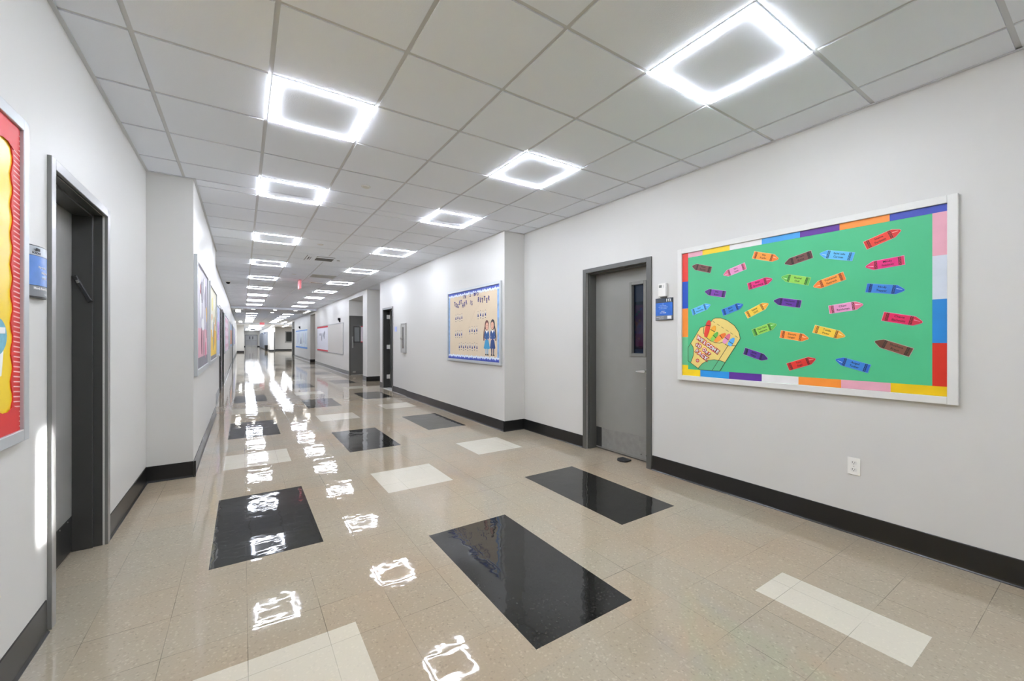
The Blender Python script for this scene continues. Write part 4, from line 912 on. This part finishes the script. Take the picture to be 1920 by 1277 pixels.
for k, yy in enumerate((28.0, 28.9, 29.6, 31.6, 32.4, 33.0)):
    m = MB(); m.box(XRC-.0072, XRC-.006, yy, yy+.28, 1.0+.1*(k % 2), 1.7); m.build('panel_stripe', mat('stripe_%d' % (k % 3), ((176, 192, 208), (188, 184, 208), (196, 206, 200))[k % 3], .6), ps)
for yy, lab in ((17.41, 'small black wall fixture above the empty tack board'), (31.0, 'small black wall fixture above the blue edged poster')):
    t = thing('wall_fixture', lab, 'wall fixture', (XRC, yy, 2.02))
    m = MB(); m.cyl((yy, 2.115), .055, 'x', XRC-.09, XRC-.0004, 16); m.build('head', BLACK, t)
    m = MB(); m.box(XRC-.05, XRC-.0004, yy-.02, yy+.02, 2.0, 2.07); m.build('bracket', BLACK, t)
# extinguisher cabinet
fe = thing('extinguisher_cabinet', 'grey extinguisher cabinet with a narrow dark glass slot', 'cabinet', (XR2, 9.37, 1.01))
m = MB(); frame_x(m, XR2-.055, XR2-.0004, 9.205, 9.545, 1.010, 1.700, .028)
m.build('frame', mat('cabinet_grey', (164, 164, 160), .38), fe, bevel=.003)
m = MB(); m.box(XR2-.048, XR2-.0008, 9.234, 9.355, 1.039, 1.671).box(XR2-.048, XR2-.0008, 9.445, 9.516, 1.039, 1.671).box(XR2-.048, XR2-.0008, 9.356, 9.444, 1.039, 1.11).box(XR2-.048, XR2-.0008, 9.356, 9.444, 1.61, 1.671)
m.build('door', mat('cabinet_door_grey', (176, 176, 172), .38), fe)
m = MB(); m.box(XR2-.040, XR2-.034, 9.3555, 9.4445, 1.111, 1.609); m.build('glass', mat('cabinet_glass', (58, 58, 56), .12), fe)
m = MB(); m.cyl((9.475, 1.345), .022, 'x', XR2-.085, XR2-.048, 16).box(XR2-.08, XR2-.068, 9.40, 9.475, 1.335, 1.355); m.build('handle', STEEL, fe)
t = tag(MB().box(XR2-.008, XR2-.0004, 10.0, 10.14, 1.515, 1.635).build('room_sign', mat('sign_lilac', (176, 190, 236), .4)), 'small pale blue sign beside the open doorway', 'sign')
for k, s in enumerate(('ROOM', '112')): pass
# fire extinguisher glimpsed far right, bin at the locker row
loc = thing('locker_row', 'blue grey lockers along the far corridor right wall', 'lockers', (2.40, 64, 0))
for k in range(14):
    y0 = 55.0+1.6*k
    m = MB(); m.box(2.27, 2.399, y0, y0+1.56, .1, 1.95 if k % 3 else 2.15); o = m.build('locker', mat('locker_%d' % (k % 2), ((140, 148, 160), (112, 120, 136))[k % 2], .35), loc)
m = MB(); m.cyl((2.2, 53.6), .13, 'z', 0, .62, 18, .16)
tag(m.build('waste_bin', BLACK), 'black waste bin against the far corridor right wall', 'bin')

# ------------------------------------------------------------------ small wall things, near
def curved_sign(nm, label, x0, side, ya, yb, za, zb, bow, bands, texts):
    """a bowed plate sign; side is the way it faces along x"""
    t = thing(nm, label, 'sign', (x0, (ya+yb)/2, za))
    yc, hw_ = (ya+yb)/2, (yb-ya)/2
    arc = lambda y: side*(.006+bow*(1-((y-yc)/hw_)**2))
    def patch(z0, z1, lift, a=ya, b=yb, n=14):
        m = MB(); ys = [a+(b-a)*k/n for k in range(n+1)]
        pts = [(x0+arc(y)+side*lift, y) for y in ys]+[(x0+arc(y)+side*(lift-.0016), y) for y in ys[::-1]]
        return m.prism(pts, 'z', z0, z1)
    m = MB(); ys = [ya+(yb-ya)*k/14 for k in range(15)]
    m.prism([(x0+arc(y), y) for y in ys]+[(x0+side*.0004, y) for y in ys[::-1]], 'z', za, zb); m.build('plate', mat('sign_black', (30, 32, 36), .35), t)
    for (z0, z1, mm, part) in bands: patch(z0, z1, .0018, ya+.004, yb-.004).build(part, mm, t)
    for (s, size, y, z, mm, bold) in texts:
        text_x('lettering', s, size, y, z, x0+side*.0018, side, mm, t, ext=.0006, bold=bold, curve=arc)
    return t
SB = mat('sign_blue', (40, 104, 196), .35, noise=.12, nscale=30); SG = mat('sign_slate', (62, 72, 84), .35); SGR = mat('sign_grey', (120, 124, 128), .35); SLB = mat('sign_light_blue', (96, 138, 206), .25, noise=.1, nscale=18); SIL = mat('sign_silver', (190, 197, 204), .3, metal=.2)
TXT = mat('sign_text', (190, 214, 244), .5); TXW = mat('sign_white', (240, 240, 240), .5)
cs = curved_sign('room_sign', 'blue room sign reading 113 beside the grey windowed door', XR, -1, 2.460, 2.660, 1.520, 1.738, .010,
    [(1.692, 1.734, SG, 'header'), (1.566, 1.692, SB, 'message_panel'), (1.524, 1.566, SGR, 'footer')],
    [('113', .036, 2.505, 1.713, TXW, .0012), ('THE', .010, 2.565, 1.678, TXT, 0), ('SPONSORED BY', .011, 2.565, 1.663, TXT, 0), ('OUR DEAR FRIENDS', .012, 2.565, 1.648, TXT, 0), ('OF THE SCHOOL', .011, 2.565, 1.633, TXT, 0), ('MORAH', .011, 2.565, 1.608, TXW, .0003), ('FIRST GRADE', .012, 2.565, 1.592, TXW, .0003), ('ENGLISH OFFICE', .012, 2.60, 1.551, TXW, 0), ('MAIN FLOOR', .009, 2.585, 1.534, TXW, 0)])
m = MB(); m.box(XR-.0215, XR-.0165, 2.470, 2.512, 1.532, 1.560); m.build('name_slip', PAPERW, cs)
cs = curved_sign('room_sign', 'bowed blue and silver sign between the red bordered board and left door', XL, 1, 2.505, 2.697, 1.512, 1.730, .020,
    [(1.688, 1.726, SIL, 'header'), (1.562, 1.686, SLB, 'message_panel'), (1.516, 1.560, SGR, 'footer')],
    [('SCHOOL', .012, 2.548, 1.697, BLACK, .0003), ('My teacher', .014, 2.588, 1.640, TXW, 0), ('Helps me', .014, 2.604, 1.618, TXW, 0), ('Succeed', .014, 2.604, 1.598, TXW, 0), ('Morah Rosenblum', .0145, 2.585, 1.549, TXW, .0004), ('Pre 1A', .014, 2.625, 1.526, TXW, 0)])
m = MB()
for k in range(5): m.cyl((2.538+.008*k, 1.712), .006, 'x', XL+.024, XL+.0255, 10)
m.build('crest', BLACK, cs)
t = thing('thermostat', 'white thermostat box above the blue room sign', 'thermostat', (XR, 2.566, 1.75))
m = MB(); m.box(XR-.034, XR-.0004, 2.522, 2.611, 1.752, 1.884); m.build('housing', WHITE, t, bevel=.005)
m = MB(); m.box(XR-.0352, XR-.0338, 2.566, 2.598, 1.840, 1.865); m.build('display', mat('lcd_grey', (118, 122, 116), .3), t)
m = MB(); m.box(XR-.0362, XR-.034, 2.540, 2.552, 1.838, 1.866); m.build('button', mat('button_grey', (214, 214, 210), .4), t)
m = MB(); m.box(XR-.026, XR-.001, 2.530, 2.590, 1.744, 1.752); m.build('base', mat('base_grey', (90, 92, 92), .5), t)
t = thing('wall_outlet', 'white duplex outlet low on the right wall', 'outlet', (XR, 1.055, .41))
m = MB(); m.box(XR-.006, XR-.0004, 1.019, 1.090, .408, .524); m.build('cover_plate', WHITE, t, bevel=.002)
for zc in (.4895, .4425):
    m = MB(); pts = [(1.0545+.0175*math.cos(q), zc+max(-.0125, min(.0125, .0175*math.sin(q)))) for q in [2*PI*k/24 for k in range(24)]]
    m.prism(pts, 'x', XR-.0085, XR-.006); o = m.build('socket', mat('socket_white', (226, 226, 222), .4), t)
    m = MB(); m.box(XR-.0088, XR-.0084, 1.0600, 1.0625, zc-.001, zc+.009).box(XR-.0088, XR-.0084, 1.0470, 1.0490, zc-.001, zc+.007).cyl((1.0545, zc-.007), .0026, 'x', XR-.0088, XR-.0084, 10); m.build('slot', BLACK, o)
m = MB(); m.cyl((1.0545, .466), .003, 'x', XR-.0075, XR-.006, 10); m.build('screw', STEEL, t)
